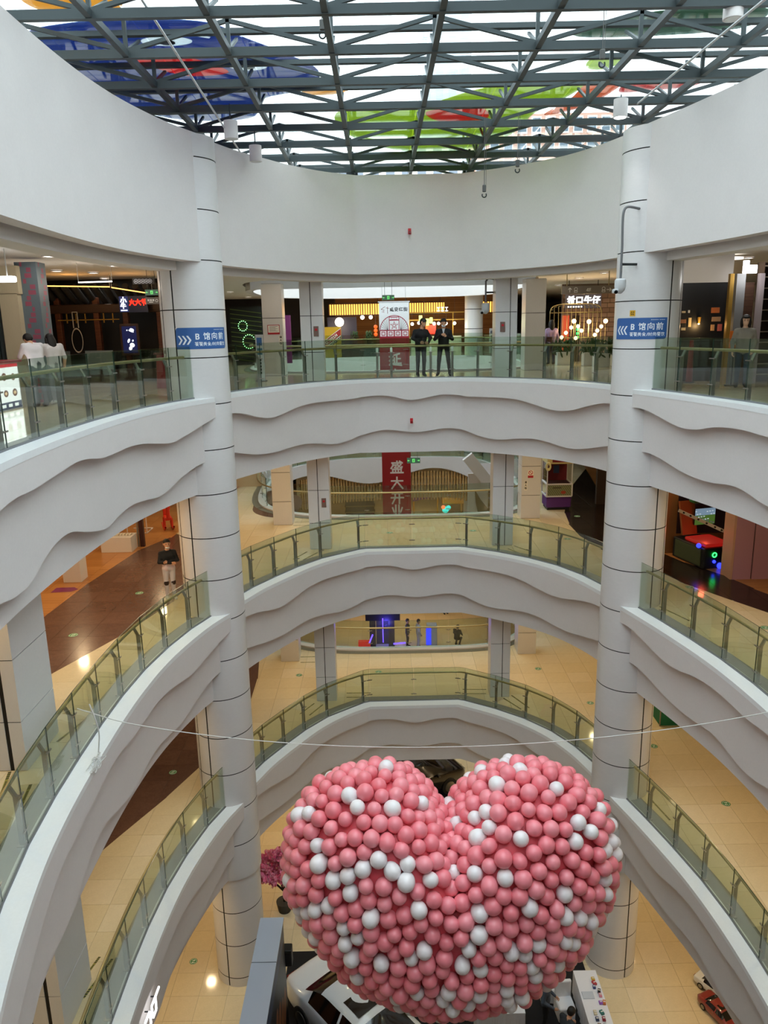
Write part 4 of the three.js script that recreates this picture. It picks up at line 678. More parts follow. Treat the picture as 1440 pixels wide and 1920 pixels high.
car('toy_car', 'small red ride-on toy car at the bottom right edge', [8.75, -0.388, 16.75], 0.4, phys({ color: 0x8c2a26, roughness: 0.3, clearcoat: 1 }), { scale: 0.27, cat: 'toy car' });
tag(put('display_carpet', slab([[-3.15, 11], [6.1, 11], [5.8, 17], [5.56, 18.2], [5.54, 19.36], [-3.1, 19.28]], -0.4, -0.387), std(0x17171a, 0.95, { map: T.dark })), 'black display carpet under the white sedan', 'carpet');
{ const g = thing('display_platform', 'low black platform with metal edge under the black sedan', 'platform', [0.4, -0.4, 27.2]); put('deck', box(5.3, 0.04, 3.9, 0, 0.02, 0), std(0x121214, 0.5), g); put('edge_trim', merge([box(5.34, 0.02, 0.03, 0, 0.035, 1.96), box(5.34, 0.02, 0.03, 0, 0.035, -1.96), box(0.03, 0.02, 3.9, 2.66, 0.035, 0), box(0.03, 0.02, 3.9, -2.66, 0.035, 0)]), std(0x4a3a26, 0.4, { metalness: 0.4 }), g); }
// exhibition backdrop
{
  const g = thing('exhibition_backdrop', 'thick grey-topped exhibition wall standing left of the white sedan', 'display wall', [-3.1, -0.386, 12.4]);
  put('wall_core', box(0.56, 3.36, 4.36, 0, 1.68, 2.18), std(0x23262b, 0.6), g);
  put('top_board', box(0.6, 0.04, 1.42, 0, 3.38, 3.69), std(0xaeb6c4, 0.5), g); put('top_board', box(0.6, 0.04, 2.95, 0, 3.38, 1.48), std(0xaab2c1, 0.5), g);
  const tex = canvasTex(512, 400, (c, w, h) => { c.fillStyle = '#14161c'; c.fillRect(0, 0, w, h); c.fillStyle = '#2a3a5c'; c.fillRect(0, 0, w, 60); c.fillStyle = '#8a5a3a'; for (let i = 0; i < 9; i++) { c.beginPath(); c.ellipse(60 + i * 50, 230 + 40 * Math.sin(i), 22, 60, 0.3, 0, 7); c.fill(); } });
  put('printed_face', new THREE.PlaneGeometry(4.3, 3.3), new THREE.MeshStandardMaterial({ map: tex, roughness: 0.4 }), g).position.set(0.283, 1.68, -2.18); g.children.at(-1).rotation.y = Math.PI / 2;
  const s = thing('loudspeaker', 'black loudspeaker fixed to the rear end of the exhibition wall', 'speaker', [-2.8, 1.45, 16.96]);
  put('cabinet', rbox(0.28, 0.5, 0.28, 0.03, 0, 0.25, 0), C.black, s); put('grille', rbox(0.22, 0.42, 0.02, 0.008, 0.0, 0.25, -0.145), std(0x1a1a1c, 0.9), s); put('bracket', bar([-0.1, 0.25, -0.1], [-0.1, 0.25, -0.22], 0.06), C.steelDark, s);
  const l = thing('lit_sign_letters', 'white lit letter frame fixed to the second floor left fascia', 'sign', [-4.94, 4.2, 12.8]);
  put('letter_stroke', merge([bar([0, 0.18, 0.56], [0, 0.2, 0.3], 0.035), bar([0, 0.2, 0.3], [0, 0.22, 0.04], 0.035), bar([0, 0.2, 0.3], [0, -0.1, 0.28], 0.035), bar([0, -0.1, 0.28], [0, -0.08, 0.06], 0.035), bar([0, 0.22, 0.04], [0, -0.08, 0.06], 0.035), bar([0, 0.24, -0.1], [0, -0.06, -0.08], 0.035), bar([0, 0.26, -0.4], [0, 0.24, -0.1], 0.035), bar([0, -0.04, -0.36], [0, -0.06, -0.08], 0.035)]), glow(0xffffff, 2), l); put('standoff', merge([bar([0, 0.2, 0.3], [-0.1, 0.2, 0.3], 0.02), bar([0, 0.24, -0.1], [-0.1, 0.24, -0.1], 0.02)]), C.steelDark, l);
}
// tables, chairs and goods on the ground floor
function clothTable(x0, x1, f0, f1, label) {
  const g = thing('covered_table', label, 'table', [(x0 + x1) / 2, -0.386, (f0 + f1) / 2]), w = x1 - x0, d = f1 - f0;
  put('tabletop', rbox(w - 0.04, 0.03, d - 0.04, 0.008, 0, 0.725, 0), C.white, g);
  for (const [a, b] of [[-1, -1], [1, -1], [-1, 1], [1, 1]]) put('leg', rod([a * (w / 2 - 0.08), 0, b * (d / 2 - 0.08)], [a * (w / 2 - 0.08), 0.71, b * (d / 2 - 0.08)], 0.02), C.steelDark, g);
  const pts = [], n = 160; for (let i = 0; i < n; i++) { const t = i / n * 4, e = Math.floor(t), u = t - e, c = [[-1, -1], [1, -1], [1, 1], [-1, 1], [-1, -1]], px = lerp(c[e][0], c[e + 1][0], u) * w / 2, pf = lerp(c[e][1], c[e + 1][1], u) * d / 2; pts.push([px, pf, 0.014 * Math.sin(i * 1.7)]); }
  const pos = [], idx = []; pts.forEach(([px, pf, q], i) => { for (const [y, k] of [[0.745, 0], [0.4, 1], [0.02, 2.2]]) { const l = Math.hypot(px, pf) || 1; pos.push(px + px / l * q * k, y, -(pf + pf / l * q * k)); } const j = (i + 1) % n; for (let r = 0; r < 2; r++) idx.push(3 * i + r, 3 * i + r + 1, 3 * j + r, 3 * j + r, 3 * i + r + 1, 3 * j + r + 1); });
  const s = new THREE.BufferGeometry(); s.setAttribute('position', new THREE.Float32BufferAttribute(pos, 3)); s.setIndex(idx); s.computeVertexNormals();
  put('cloth_skirt', s, std(0xe4e4ea, 0.9, { side: THREE.DoubleSide }), g); put('cloth_top', box(w, 0.006, d, 0, 0.748, 0), std(0xe9e9ee, 0.9), g);
}
clothTable(4.98, 5.6, 14.9, 17.62, 'long white-clothed goods table beside the right round column base');
clothTable(2.15, 3.42, 16.3, 16.9, 'short white-clothed table under the tip of the heart');
[['yellow', 0xd9b43a], ['red', 0xb6343a], ['blue', 0x3a4f86], ['black', 0x1c1c20], ['pink', 0xd98aa0], ['violet', 0x9a5cc4], ['orange', 0xd07a3a], ['teal', 0x3c7f7a], ['cream', 0xd9cdb0], ['crimson', 0x8c1f33], ['navy', 0x24304f], ['silver', 0xb7bbc2], ['brown', 0x6d4a34], ['mauve', 0xa07a94]].forEach(([n, c], i) => {
  const a = i < 5 ? [5.42 + rr(-.08, .1), 17.3 - i * 0.13] : i < 7 ? [5.45 + (i - 5) * 0.09, 16.55] : [5.22 + (i % 2) * 0.17, 16.25 - Math.floor((i - 7) / 2) * 0.19];
  const g = thing('goods_packet', `small ${n} packet lying on the long goods table`, 'packet', [a[0], 0.363, a[1]], rr(-.4, .4)); put('box', rbox(rr(.07, .1), rr(.03, .07), rr(.09, .14), 0.006, 0, 0.03, 0), std(c, 0.4), g); put('label_strip', box(0.06, 0.003, 0.03, 0, 0.066, 0), std(0xe9e6de, 0.5), g);
});
tag(put('paper_tray', rbox(0.3, 0.03, 0.22, 0.006, 5.18, 0.3785, 16.8), std(0xc6ccd6, 0.4)), 'pale grey document tray on the long goods table', 'tray');
tag(put('paper_sheet', box(0.24, 0.004, 0.17, 2.9, 0.366, 16.6), std(0xd6dae2, 0.7)), 'paper sheet lying on the short table under the heart', 'paper');
for (const [x, f, t, l] of [[4.6, 16.9, 0.1, 'white fabric-covered chair between the man and the goods table'], [4.3, 17.5, -0.2, 'white fabric-covered chair just behind the standing man']]) {
  const g = thing('covered_chair', l, 'chair', [x, -0.386, f], t);
  put('seat_cover', rbox(0.46, 0.46, 0.46, 0.05, 0, 0.23, 0), std(0xe3e4e8, 0.9), g); put('back_cover', rbox(0.46, 0.95, 0.1, 0.045, 0, 0.475, 0.22), std(0xe6e7ea, 0.9), g);
}
// pink blossom tree
{
  const g = thing('blossom_tree', 'artificial pink blossom tree behind the left round column', 'tree', [-3.45, -0.4, 21.0]), limbs = [], tips = [];
  const grow = (a, d, len, r, n) => { const b = a.map((v, i) => v + d[i] * len); limbs.push(rod(a, b, r, 6, r * 0.7)); if (!n) { tips.push([a, b]); return; } for (let k = 0; k < 3; k++) { const e = d.map((v) => v + rr(-.65, .65)); e[1] = Math.abs(e[1]) * 0.8 + 0.2; const l = Math.hypot(...e); grow(b, e.map((v) => v / l), len * rr(.66, .86), r * 0.62, n - 1); } if (n < 3) tips.push([a, b]); };
  grow([0, 0, 0], [0.03, 1, 0], 0.7, 0.06, 4); put('branches', merge(limbs), std(0x2a1a14, 0.9), g);
  put('pot', cyl(0.2, 0.26, 0.34, 0, 0.17, 0, 20), std(0x35332f, 0.7), g);
  const pet = merge([0, 1, 2, 3, 4].map((k) => new THREE.CircleGeometry(0.016, 5).scale(1, 1.5, 1).translate(0, 0.02, 0).rotateX(-0.5).rotateY(0).rotateZ(k * 1.257))), im = new THREE.InstancedMesh(pet, new THREE.MeshStandardMaterial({ color: 0xffffff, roughness: 0.8, side: THREE.DoubleSide }), 6500), m = new THREE.Matrix4(), q = new THREE.Quaternion(), col = new THREE.Color();
  for (let i = 0; i < 6500; i++) { const [a, b] = tips[Math.floor(rnd() * tips.length)], t = rnd(), p = V(...a).lerp(V(...b), t).add(new THREE.Vector3(rr(-.05, .05), rr(-.05, .05), rr(-.05, .05))); q.setFromEuler(new THREE.Euler(rr(0, 6), rr(0, 6), rr(0, 6))); m.compose(p, q, new THREE.Vector3(1, 1, 1).multiplyScalar(rr(1.1, 2.0))); im.setMatrixAt(i, m); im.setColorAt(i, col.setHSL(rr(.95, .98), rr(.6, .8), rr(.48, .64))); }
  im.name = 'blossoms'; im.userData.kind = 'stuff'; g.add(im);
}
// floor stickers and hazard tape
const stickTex = canvasTex(128, 128, (c) => { c.fillStyle = '#1f7a3c'; c.beginPath(); c.arc(64, 64, 62, 0, 7); c.fill(); c.strokeStyle = '#e8f2e6'; c.lineWidth = 6; c.beginPath(); c.arc(64, 64, 50, 0, 7); c.stroke(); c.fillStyle = '#eef7ea'; for (const [x, s] of [[44, 1], [84, -1]]) { c.beginPath(); c.moveTo(x, 64 - 30 * s); c.lineTo(x - 16, 64 - 6 * s); c.lineTo(x + 16, 64 - 6 * s); c.fill(); c.fillRect(x - 6, 40, 12, 48); } });
const stickMat = new THREE.MeshStandardMaterial({ map: stickTex, roughness: 0.4 });
[[0, -5.92, 19.0, 'beside the left column base'], [1, -6.25, 19.79, 'on the brown strip by the left column'], [1, -3.24, 26, 'left of the far walkway'], [1, -0.32, 26.14, 'behind the back railing'], [1, 5.58, 26.14, 'near the cream pillar'], [1, 6.79, 23.44, 'left of the right column'], [1, 7.96, 20.67, 'just right of the right column'], [1, 8.86, 17.79, 'on the open right walkway'], [2, -7.46, 17.09, 'on the brown floor nearest the white pillar'], [2, -6.78, 20.02, 'on the brown floor beside the boy'], [2, 0.19, 25.83, 'behind the middle of the back railing'], [2, 3.1, 25.89, 'behind the right of the back railing'], [2, 8.22, 19.6, 'on the edge of the dark right floor'], [2, 8.85, 16.7, 'at the right edge of the picture'], [2, 6.1, 24.6, 'between the claw machine and the railing'], [2, 7.18, 27.65, 'on the dark floor near the claw machine']].forEach(([k, x, f, w]) => tag(put('floor_sticker', cyl(0.115, 0.115, 0.003, x, LEVEL[k] + 0.002, f, 28), [C.lightGrey, stickMat, C.lightGrey]), `round green arrow sticker on the ${FLOORNAME[k]}, ${w}`, 'sticker'));
const tapeTex = canvasTex(512, 32, (c) => { c.fillStyle = '#8f8838'; c.fillRect(0, 0, 512, 32); c.fillStyle = '#15130e'; for (let i = 0; i < 4; i++) for (const o of [0, 392]) { c.beginPath(); c.moveTo(o + i * 30, 0); c.lineTo(o + i * 30 + 16, 0); c.lineTo(o + i * 30 + 26, 32); c.lineTo(o + i * 30 + 10, 32); c.fill(); } for (let i = 0; i < 11; i++) c.fillRect(150 + i * 20, 8, 12, 16); });
const tapeMat = new THREE.MeshStandardMaterial({ map: tapeTex, roughness: 0.6 });
[[1, -5.99, 13.11, -6.16, 12.4], [1, -5.71, 13.05, -5.95, 12.12], [1, -5.13, 17.01, -4.92, 17.81], [1, -4.86, 16.92, -4.64, 17.6], [2, -6.24, 11.28, -5.99, 10.3], [2, -5.73, 10.9, -5.62, 10.3], [2, -5.64, 12.94, -5.84, 12.2], [2, -4.9, 17.57, -5.1, 16.8], [2, -2.86, 22.9, -2.5, 23.7], [2, -2.54, 22.81, -2.15, 23.6], [2, -3.33, 27.6, -2.7, 27.63], [2, -3.32, 27.1, -2.7, 27.1], [2, 4.2, 23.9, 4.64, 23.17], [2, 3.95, 23.6, 4.29, 22.95], [1, -2.91, 23.08, -2.5, 23.8], [1, -2.59, 22.98, -2.2, 23.7], [1, -1.43, 24.51, -0.59, 24.49], [1, -1.42, 24.19, -0.59, 24.16], [1, -3.35, 27.6, -2.75, 27.6], [1, -3.3, 27.1, -2.75, 27.1], [1, 4.25, 24.1, 4.69, 23.18], [1, 3.95, 23.9, 4.41, 23.1], [1, 2.63, 24.61, 3.45, 24.57], [1, 2.6, 24.29, 3.4, 24.26], [2, 6.9, 18.2, 7.27, 17.21], [2, 6.66, 18.0, 6.98, 17.1], [1, 6.95, 18.1, 7.15, 17.14], [1, 6.66, 17.9, 6.85, 17.3], [2, 5.95, 20.6, 6.2, 20.1], [1, 5.95, 20.6, 6.2, 20.1]].forEach(([k, x0, f0, x1, f1], i) => {
  const l = Math.hypot(x1 - x0, f1 - f0), m = put('floor_tape', new THREE.BoxGeometry(l, 0.002, 0.05), [C.black, C.black, tapeMat, C.black, C.black, C.black]); m.position.set((x0 + x1) / 2, LEVEL[k] + 0.0015, -(f0 + f1) / 2); m.rotation.y = Math.atan2(f1 - f0, x1 - x0);
  tag(m, `yellow and black hazard tape strip on the ${FLOORNAME[k]} tiles, ${x0 < 1 ? 'left' : 'right'} half`, 'tape', `hazard tape on the ${FLOORNAME[k]}, ${x0 < 1 ? 'left' : 'right'} half`);
});
// ---------- signs and fittings on the round columns ----------
function columnSign(cx, cf, y0, y1, a0, a1, tex, label) {
  const g = thing('column_sign', label, 'sign', [cx, y0, cf]), h = y1 - y0;
  const q = new THREE.CylinderGeometry(0.755, 0.755, h, 32, 1, true, a0, a1 - a0).translate(0, h / 2, 0);
  put('printed_face', q, new THREE.MeshStandardMaterial({ map: tex, roughness: 0.4 }), g); return g;
}
const signTex = (flip) => canvasTex(1024, 376, (c, w, h) => {
  c.fillStyle = '#e4e2e1'; c.fillRect(0, 0, w, h); c.fillStyle = '#34609f'; c.beginPath();
  const r = 60; c.moveTo(r, 0); c.lineTo(w, 0); c.lineTo(w, h - r); c.quadraticCurveTo(w, h, w - r, h); c.lineTo(0, h); c.lineTo(0, r); c.quadraticCurveTo(0, 0, r, 0); c.fill();
  c.fillStyle = '#e8edf4'; for (let i = 0; i < 3; i++) { const x = 36 + i * 80, s = flip ? -1 : 1, o = flip ? 100 : 0; c.beginPath(); c.moveTo(x + o, 140); c.lineTo(x + o + 36 * s, 140); c.lineTo(x + o + 92 * s, 218); c.lineTo(x + o + 36 * s, 296); c.lineTo(x + o, 296); c.lineTo(x + o + 56 * s, 218); c.fill(); }
  han(c, 'B馆向前', 340, 84, 136, 14, '#eef2f7', 1.16); han(c, '饕餮美食/时尚餐饮', 340, 252, 72, 7, '#eef2f7', 1.06);
  c.fillStyle = '#c9d4e4'; for (let i = 0; i < 9; i++) c.fillRect(720 + i * 28 + (i > 4 ? 12 : 0), 30, 18, 14);
});
// cylinder angle 0 faces the camera side (+z); positive turns to the right
columnSign(-4.42, 18.75, 17.38, 17.86, -0.36, 1.36, signTex(false), 'blue wayfinding sign with arrows pointing right on the left column');
columnSign(6.34, 18.75, 17.4, 17.88, -1.4, 0.3, signTex(true), 'blue wayfinding sign with arrows pointing left on the right column');
columnSign(6.34, 18.75, 17.92, 18.05, -0.86, -0.68, canvasTex(128, 96, (c) => { c.fillStyle = '#d9a520'; c.fillRect(0, 0, 128, 96); c.fillStyle = '#2a2010'; c.font = 'bold 78px sans-serif'; c.fillText('02', 20, 76); }), 'small yellow number plate reading 02 above the right blue sign');
function cctv(x, y, f, top, label, arm) {
  const g = thing('security_camera', label, 'camera', [x, y, f]);
  put('pipe', tube([[0, 0.25, 0], [0, 0.9, 0], [0, top - 0.08, 0], [0.06, top, 0.02], [arm, top, 0.25]], 0.028, 60, 8), C.grey, g);
  put('bracket', bar([0, 0.55, 0], [arm, 0.56, 0.25], 0.05), C.steelDark, g);
  put('housing', new THREE.LatheGeometry([[0.0, 0.24], [0.1, 0.24], [0.125, 0.2], [0.125, 0.06], [0.1, -0.02], [0.04, -0.08], [0, -0.09]].map((p) => new THREE.Vector2(...p)), 20), C.lightGrey, g);
  const d = put('camera_head', rbox(0.12, 0.1, 0.16, 0.03, -0.12, -0.03, -0.05), C.lightGrey, g); put('lens', cyl(0.04, 0.04, 0.03, 0, 0, 0, 14).rotateX(Math.PI / 2).translate(-0.13, -0.05, 0.14), C.blackGloss, d);
}
cctv(5.42, 18.5, 17.95, 1.75, 'grey dome security camera on a bent pipe at the right column', 0.42);
cctv(3.24, 18.2, 24.3, 0.95, 'grey dome security camera hanging beside the right pillar at the back', 0.28);

// ---------- banner and exit signs ----------
{
  const tex = canvasTex(262, 2048, (c, w, h) => {
    const ppm = h / 10.1, Y = (m) => (18.78 - m) * ppm, X = (m) => m * ppm;
    c.fillStyle = '#a01820'; c.fillRect(0, 0, w, h); c.fillStyle = '#eef0f4'; c.fillRect(0, 0, w, Y(17.34));
    han(c, '延安红街', X(0.46), Y(18.58), 37, 4.4, '#26262a', 1.08);
    c.lineWidth = 3.5; c.strokeStyle = '#6a1a1a'; c.beginPath(); c.moveTo(20, 56); c.lineTo(52, 36); c.moveTo(20, 58); c.lineTo(46, 64); c.moveTo(30, 72); c.lineTo(30, 84); c.moveTo(42, 70); c.lineTo(42, 84); c.moveTo(64, 46); c.lineTo(84, 50); c.moveTo(76, 38); c.lineTo(75, 92); c.stroke();
    c.strokeStyle = '#9c1a34'; c.fillStyle = '#9c1a34'; const cx = w / 2, cy = Y(17.62), R = 124;
    c.lineWidth = 6; c.beginPath(); c.arc(cx, cy, R, Math.PI, 0); c.lineTo(cx - R, cy); c.stroke();
    c.lineWidth = 2; c.strokeStyle = '#4a3a44'; for (let i = 0; i < 7; i++) for (const s of [-1, 1]) { const a = i * 0.17 + 0.1; c.beginPath(); c.moveTo(cx + s * 54, cy); c.lineTo(cx + s * Math.cos(a) * R, cy - Math.sin(a) * R); c.stroke(); }
    c.strokeStyle = '#9c1a34'; c.lineWidth = 5; c.strokeRect(cx - 42, cy - 84, 84, 84); c.strokeRect(cx - 42, cy - 112, 84, 24); c.lineWidth = 2; c.strokeRect(cx - 26, cy - 107, 52, 14);
    c.lineWidth = 3; c.beginPath(); for (let i = 0; i < 6; i++) { const a = -Math.PI / 2 + i * 4 * Math.PI / 5; c[i ? 'lineTo' : 'moveTo'](cx + 34 * Math.cos(a), cy - 40 + 34 * Math.sin(a)); } c.stroke();
    c.fillStyle = '#9c1a34'; c.fillRect(0, cy, w, Y(17.3) - cy); for (let i = 0; i < 4; i++) { const x = 8 + i * 64, y = cy + 6; c.fillStyle = '#f4eef2'; c.fillRect(x, y, 54, 46); c.lineWidth = 3; c.strokeRect(x + 9, y + 12, 36, 22); c.strokeRect(x + 17, y + 6, 20, 34); }
    for (const [ch, m] of [['延', 16.68], ['安', 15.98], ['红', 15.28], ['街', 14.58], ['盛', 11.92], ['大', 11.2], ['开', 10.5], ['业', 9.92]]) han(c, ch, X(0.36), Y(m), 122, 15, '#ece4e4');
  });
  const g = thing('hanging_banner', 'tall red vertical banner with white head hanging in the second atrium', 'banner', [0.6, 8.7, 34]);
  put('cloth', ...board(1.29, 10.1, 0.012, tex, std(0x9c1a22, 0.7)), g).position.y = 5.05; put('top_rod', rod([-0.68, 10.12, 0], [0.68, 10.12, 0], 0.02), C.lightGrey, g);
  put('wires', merge([rod([-0.5, 10.12, 0], [-0.5, 13.41, 0], 0.006), rod([0.5, 10.12, 0], [0.5, 13.41, 0], 0.006)]), C.darkCable, g);
}
const exitTex = canvasTex(256, 110, (c) => { c.fillStyle = '#2f4a38'; c.fillRect(0, 0, 256, 110); c.fillStyle = '#6ee070'; c.fillRect(104, 22, 48, 66); c.fillStyle = '#1f3a28'; c.beginPath(); c.arc(132, 36, 8, 0, 7); c.fill(); c.lineWidth = 8; c.strokeStyle = '#1f3a28'; c.beginPath(); c.moveTo(130, 46); c.lineTo(126, 64); c.lineTo(114, 80); c.moveTo(126, 64); c.lineTo(142, 82); c.moveTo(112, 56); c.lineTo(144, 52); c.stroke(); c.fillStyle = '#6ee070'; for (const [x, s] of [[30, -1], [226, 1]]) { c.fillRect(x - 24 + (s < 0 ? 14 : 0), 50, 34, 10); c.beginPath(); c.moveTo(x + 22 * s, 55); c.lineTo(x + 2 * s, 36); c.lineTo(x + 2 * s, 74); c.fill(); } });
for (const [x, y, f, w, top, l] of [[0.27, 18.68, 25, 0.38, 0.8, 'green running-man exit sign above the red banner'], [1.05, 13.31, 26, 0.45, 0.85, 'green running-man exit sign beside the banner on the third floor'], [-6.28, 18.84, 22, 0.36, 0.65, 'green running-man exit sign left of the left column']]) {
  const g = thing('exit_sign', l, 'sign', [x, y, f]); put('sign_face', ...board(w, w * 0.42, 0.04, exitTex, C.steelDark, 0.9), g); put('wires', merge([rod([-w * 0.3, w * 0.2, 0], [-w * 0.3, top, 0], 0.006), rod([w * 0.3, w * 0.2, 0], [w * 0.3, top, 0], 0.006)]), C.darkCable, g);
}

// ---------- generic helpers for shop pieces ----------
function build(name, label, cat, pos, parts, turn = 0, group) { const g = thing(name, label, cat, pos, turn, group); for (const [n, geo, mat, sub] of parts) { const m = put(n, geo, mat, g); for (const [a, b, c] of sub || []) put(a, b, c, m); } return g; }
const wallPiece = (label, a, mat, cat = 'partition') => tag(put('shop_partition', bx(...a), mat), label, cat);
const hydrant = canvasTex(64, 192, (c) => { c.fillStyle = '#efe9dc'; c.fillRect(0, 0, 64, 192); han(c, '消火栓', 8, 8, 48, 7, '#2a2622', 1.2, true); });
function decal(label, x, y, f, w, h, tex, cat = 'sign', turn = 0) { const [geo, mats] = board(w, h, 0.006, tex, C.lightGrey); const m = put('wall_sign', geo, mats); m.position.set(x, y, -f); m.rotation.y = turn; return tag(m, label, cat); }
// top floor pillar signs
for (const [x, y, f, l] of [[-1.95, 17.7, 23.945, 'left'], [3.72, 17.72, 23.975, 'right']]) { const g = thing('call_point_panel', `small brown call point panel on the top floor pillar ${l} of centre`, 'panel', [x, y, f - 0.012]); put('plate', rbox(0.15, 0.3, 0.02, 0.006, 0, 0, 0), std(0x7a5f55, 0.5), g); put('button', rbox(0.07, 0.07, 0.02, 0.01, 0, 0.05, -0.015), C.redPaint, g); }
{ const g = thing('call_point_panel', 'small brown call point panel on the third floor pillar left of centre', 'panel', [-1.92, 12.35, 23.94]); put('plate', rbox(0.15, 0.3, 0.02, 0.006, 0, 0, 0), std(0x7a5f55, 0.5), g); put('button', rbox(0.07, 0.07, 0.02, 0.01, 0, 0.05, -0.015), C.redPaint, g); }
decal('white notice in red frame on the cream pillar behind the railing', -3.68, 17.77, 27.19, 0.42, 0.32, canvasTex(160, 120, (c) => { c.fillStyle = '#b0202a'; c.fillRect(0, 0, 160, 120); c.fillStyle = '#f2ede4'; c.fillRect(8, 8, 144, 88); c.fillStyle = '#6b6460'; for (let i = 0; i < 5; i++) c.fillRect(24, 20 + i * 14, 112 - (i % 2) * 30, 5); }), 'notice');
decal('vertical fire hydrant lettering on the cream pillar behind the railing', -3.45, 17.4, 27.19, 0.12, 0.34, hydrant);
columnSign(-4.42, 18.75, 17.0, 17.38, -1.08, -0.92, hydrant, 'vertical fire hydrant lettering on the left round column, top floor');
columnSign(-4.42, 18.75, 11.5, 11.86, -1.12, -0.96, hydrant, 'vertical fire hydrant lettering on the left round column, third floor');
columnSign(6.34, 18.75, 17.0, 17.36, 1.0, 1.16, hydrant, 'vertical fire hydrant lettering on the right round column, top floor');
decal('red no-entry notice on the cream pillar by the claw machine', 5.37, 12.47, 27.44, 0.22, 0.3, canvasTex(96, 130, (c) => { c.fillStyle = '#f2e9de'; c.fillRect(0, 0, 96, 130); c.strokeStyle = '#b0202a'; c.lineWidth = 9; c.beginPath(); c.arc(48, 42, 30, 0, 7); c.moveTo(28, 22); c.lineTo(68, 62); c.stroke(); c.fillStyle = '#b0202a'; c.fillRect(4, 86, 88, 40); }), 'notice');
decal('vertical fire hydrant lettering on the cream pillar by the claw machine', 5.2, 12.05, 27.44, 0.11, 0.36, hydrant);

// ---------- top floor, left: snack counter, printed pillar, dark restaurant ----------
const menuTex = canvasTex(256, 256, (c) => { c.fillStyle = '#f7f5f8'; c.fillRect(0, 0, 256, 256); c.fillStyle = '#c22f3a'; c.fillRect(0, 0, 256, 18); for (const [x, y, r] of [[50, 80, 34], [150, 70, 22], [215, 75, 20], [60, 170, 24], [150, 165, 20], [215, 165, 22]]) { c.fillStyle = '#6b4636'; c.beginPath(); c.ellipse(x, y, r * 0.8, r, 0, 0, 7); c.fill(); c.fillStyle = '#d9b48a'; c.beginPath(); c.arc(x, y, r * 0.45, 0, 7); c.fill(); } c.fillStyle = '#2a3550'; c.fillRect(0, 215, 256, 41); c.fillStyle = '#f2f2f2'; for (let i = 0; i < 5; i++) c.fillRect(20 + i * 46, 226, 28, 18); });
{
  const g = thing('snack_counter', 'brightly lit snack counter with picture menu at the far left', 'counter', [-8.5, 16.2, 16.4]);
  put('cabinet', box(0.96, 1.0, 1.7, 0, 0.5, 0), C.white, g); put('worktop', rbox(1.1, 0.05, 1.85, 0.012, 0, 1.025, 0), std(0xb0404a, 0.4), g);
  const m = new THREE.MeshStandardMaterial({ color: 0x000000, emissive: 0xffffff, emissiveMap: menuTex, emissiveIntensity: 1.0 });
  put('menu_panel', new THREE.PlaneGeometry(1.6, 0.95), m, g).position.set(0.486, 0.5, 0); g.children.at(-1).rotation.y = Math.PI / 2;
  put('menu_panel', new THREE.PlaneGeometry(0.9, 0.95), m, g).position.set(0, 0.5, 0.856);
  const l = new THREE.RectAreaLight(0xffffff, 1.0, 1.6, 0.95); l.position.set(-8.0, 16.7, -16.4); l.rotation.y = -Math.PI / 2; l.name = 'menu_light'; scene.add(l);
}
build('kiosk_frame', 'beige portal frame of the snack kiosk at far left', 'kiosk', [-9.6, 16.2, 18.5], [['post', box(0.42, 2.5, 0.5, 1.1, 1.25, 0), C.cream], ['post', box(0.42, 2.5, 0.5, -1.6, 1.25, 0), C.cream], ['header', box(3.2, 0.62, 0.5, -0.25, 2.8, 0), C.cream], ['back_panel', box(2.3, 2.5, 0.06, -0.25, 1.25, 0.4), std(0x6f7d80, 0.6)], ['glass_door', box(0.5, 2.2, 0.05, 0.3, 1.1, 0.2), std(0x3d4a4c, 0.15)]]);
decal('pink flower light sign in the snack kiosk', -9.3, 18.5, 18.2, 0.4, 0.5, canvasTex(96, 128, (c) => { c.fillStyle = '#1c1216'; c.fillRect(0, 0, 96, 128); for (const [x, y, r] of [[48, 30, 22], [36, 70, 20], [62, 80, 18], [48, 104, 16]]) { c.fillStyle = '#e6a5b4'; c.beginPath(); c.arc(x, y, r, 0, 7); c.fill(); c.fillStyle = '#f7e2e6'; c.beginPath(); c.arc(x, y, r * 0.5, 0, 7); c.fill(); } }));
{ const g = thing('pendant_light_box', 'white glowing pendant light box at the left edge', 'lamp', [-7.75, 18.9, 16.5]); put('glowing_box', rbox(0.5, 0.12, 0.2, 0.03), glow(0xffffff, 3), g); put('stem', rod([0.1, 0.05, 0], [0.1, 0.6, 0], 0.012), C.cable, g); const l = new THREE.PointLight(0xffffff, 0.8); l.position.set(-7.75, 18.78, -16.5); l.castShadow = true; l.shadow.radius = 4; l.name = 'pendant_light'; scene.add(l); }
build('printed_pillar', 'square pillar wrapped in blue-grey and pink lettering near the snack counter', 'pillar', [-8.12, 16.2, 18.7], [['wrap', box(0.5, 3.2, 0.5, 0, 1.6, 0), new THREE.MeshStandardMaterial({ roughness: 0.5, map: canvasTex(128, 512, (c) => { c.fillStyle = '#6c7a84'; c.fillRect(0, 0, 128, 512); c.fillStyle = '#a2566c'; for (let i = 0; i < 26; i++) c.fillRect(30 + (i * 37) % 50, i * 20, 14 + (i * 13) % 34, 16); c.fillStyle = '#d9cdd2'; c.fillRect(60, 340, 26, 22); c.fillStyle = '#b0303c'; c.fillRect(58, 372, 30, 10); c.fillRect(58, 388, 30, 10); }) })]]);
wallPiece('dark brown facade of the timber-style restaurant on the left', [-13, -6.9, 16.2, 19.5, 26.6, 26.9], std(0x0d0a09, 0.7));
wallPiece('black side wall closing the left row of shops', [-13.2, -13, 16.2, 19.5, 14, 27], std(0x15110f, 0.8));
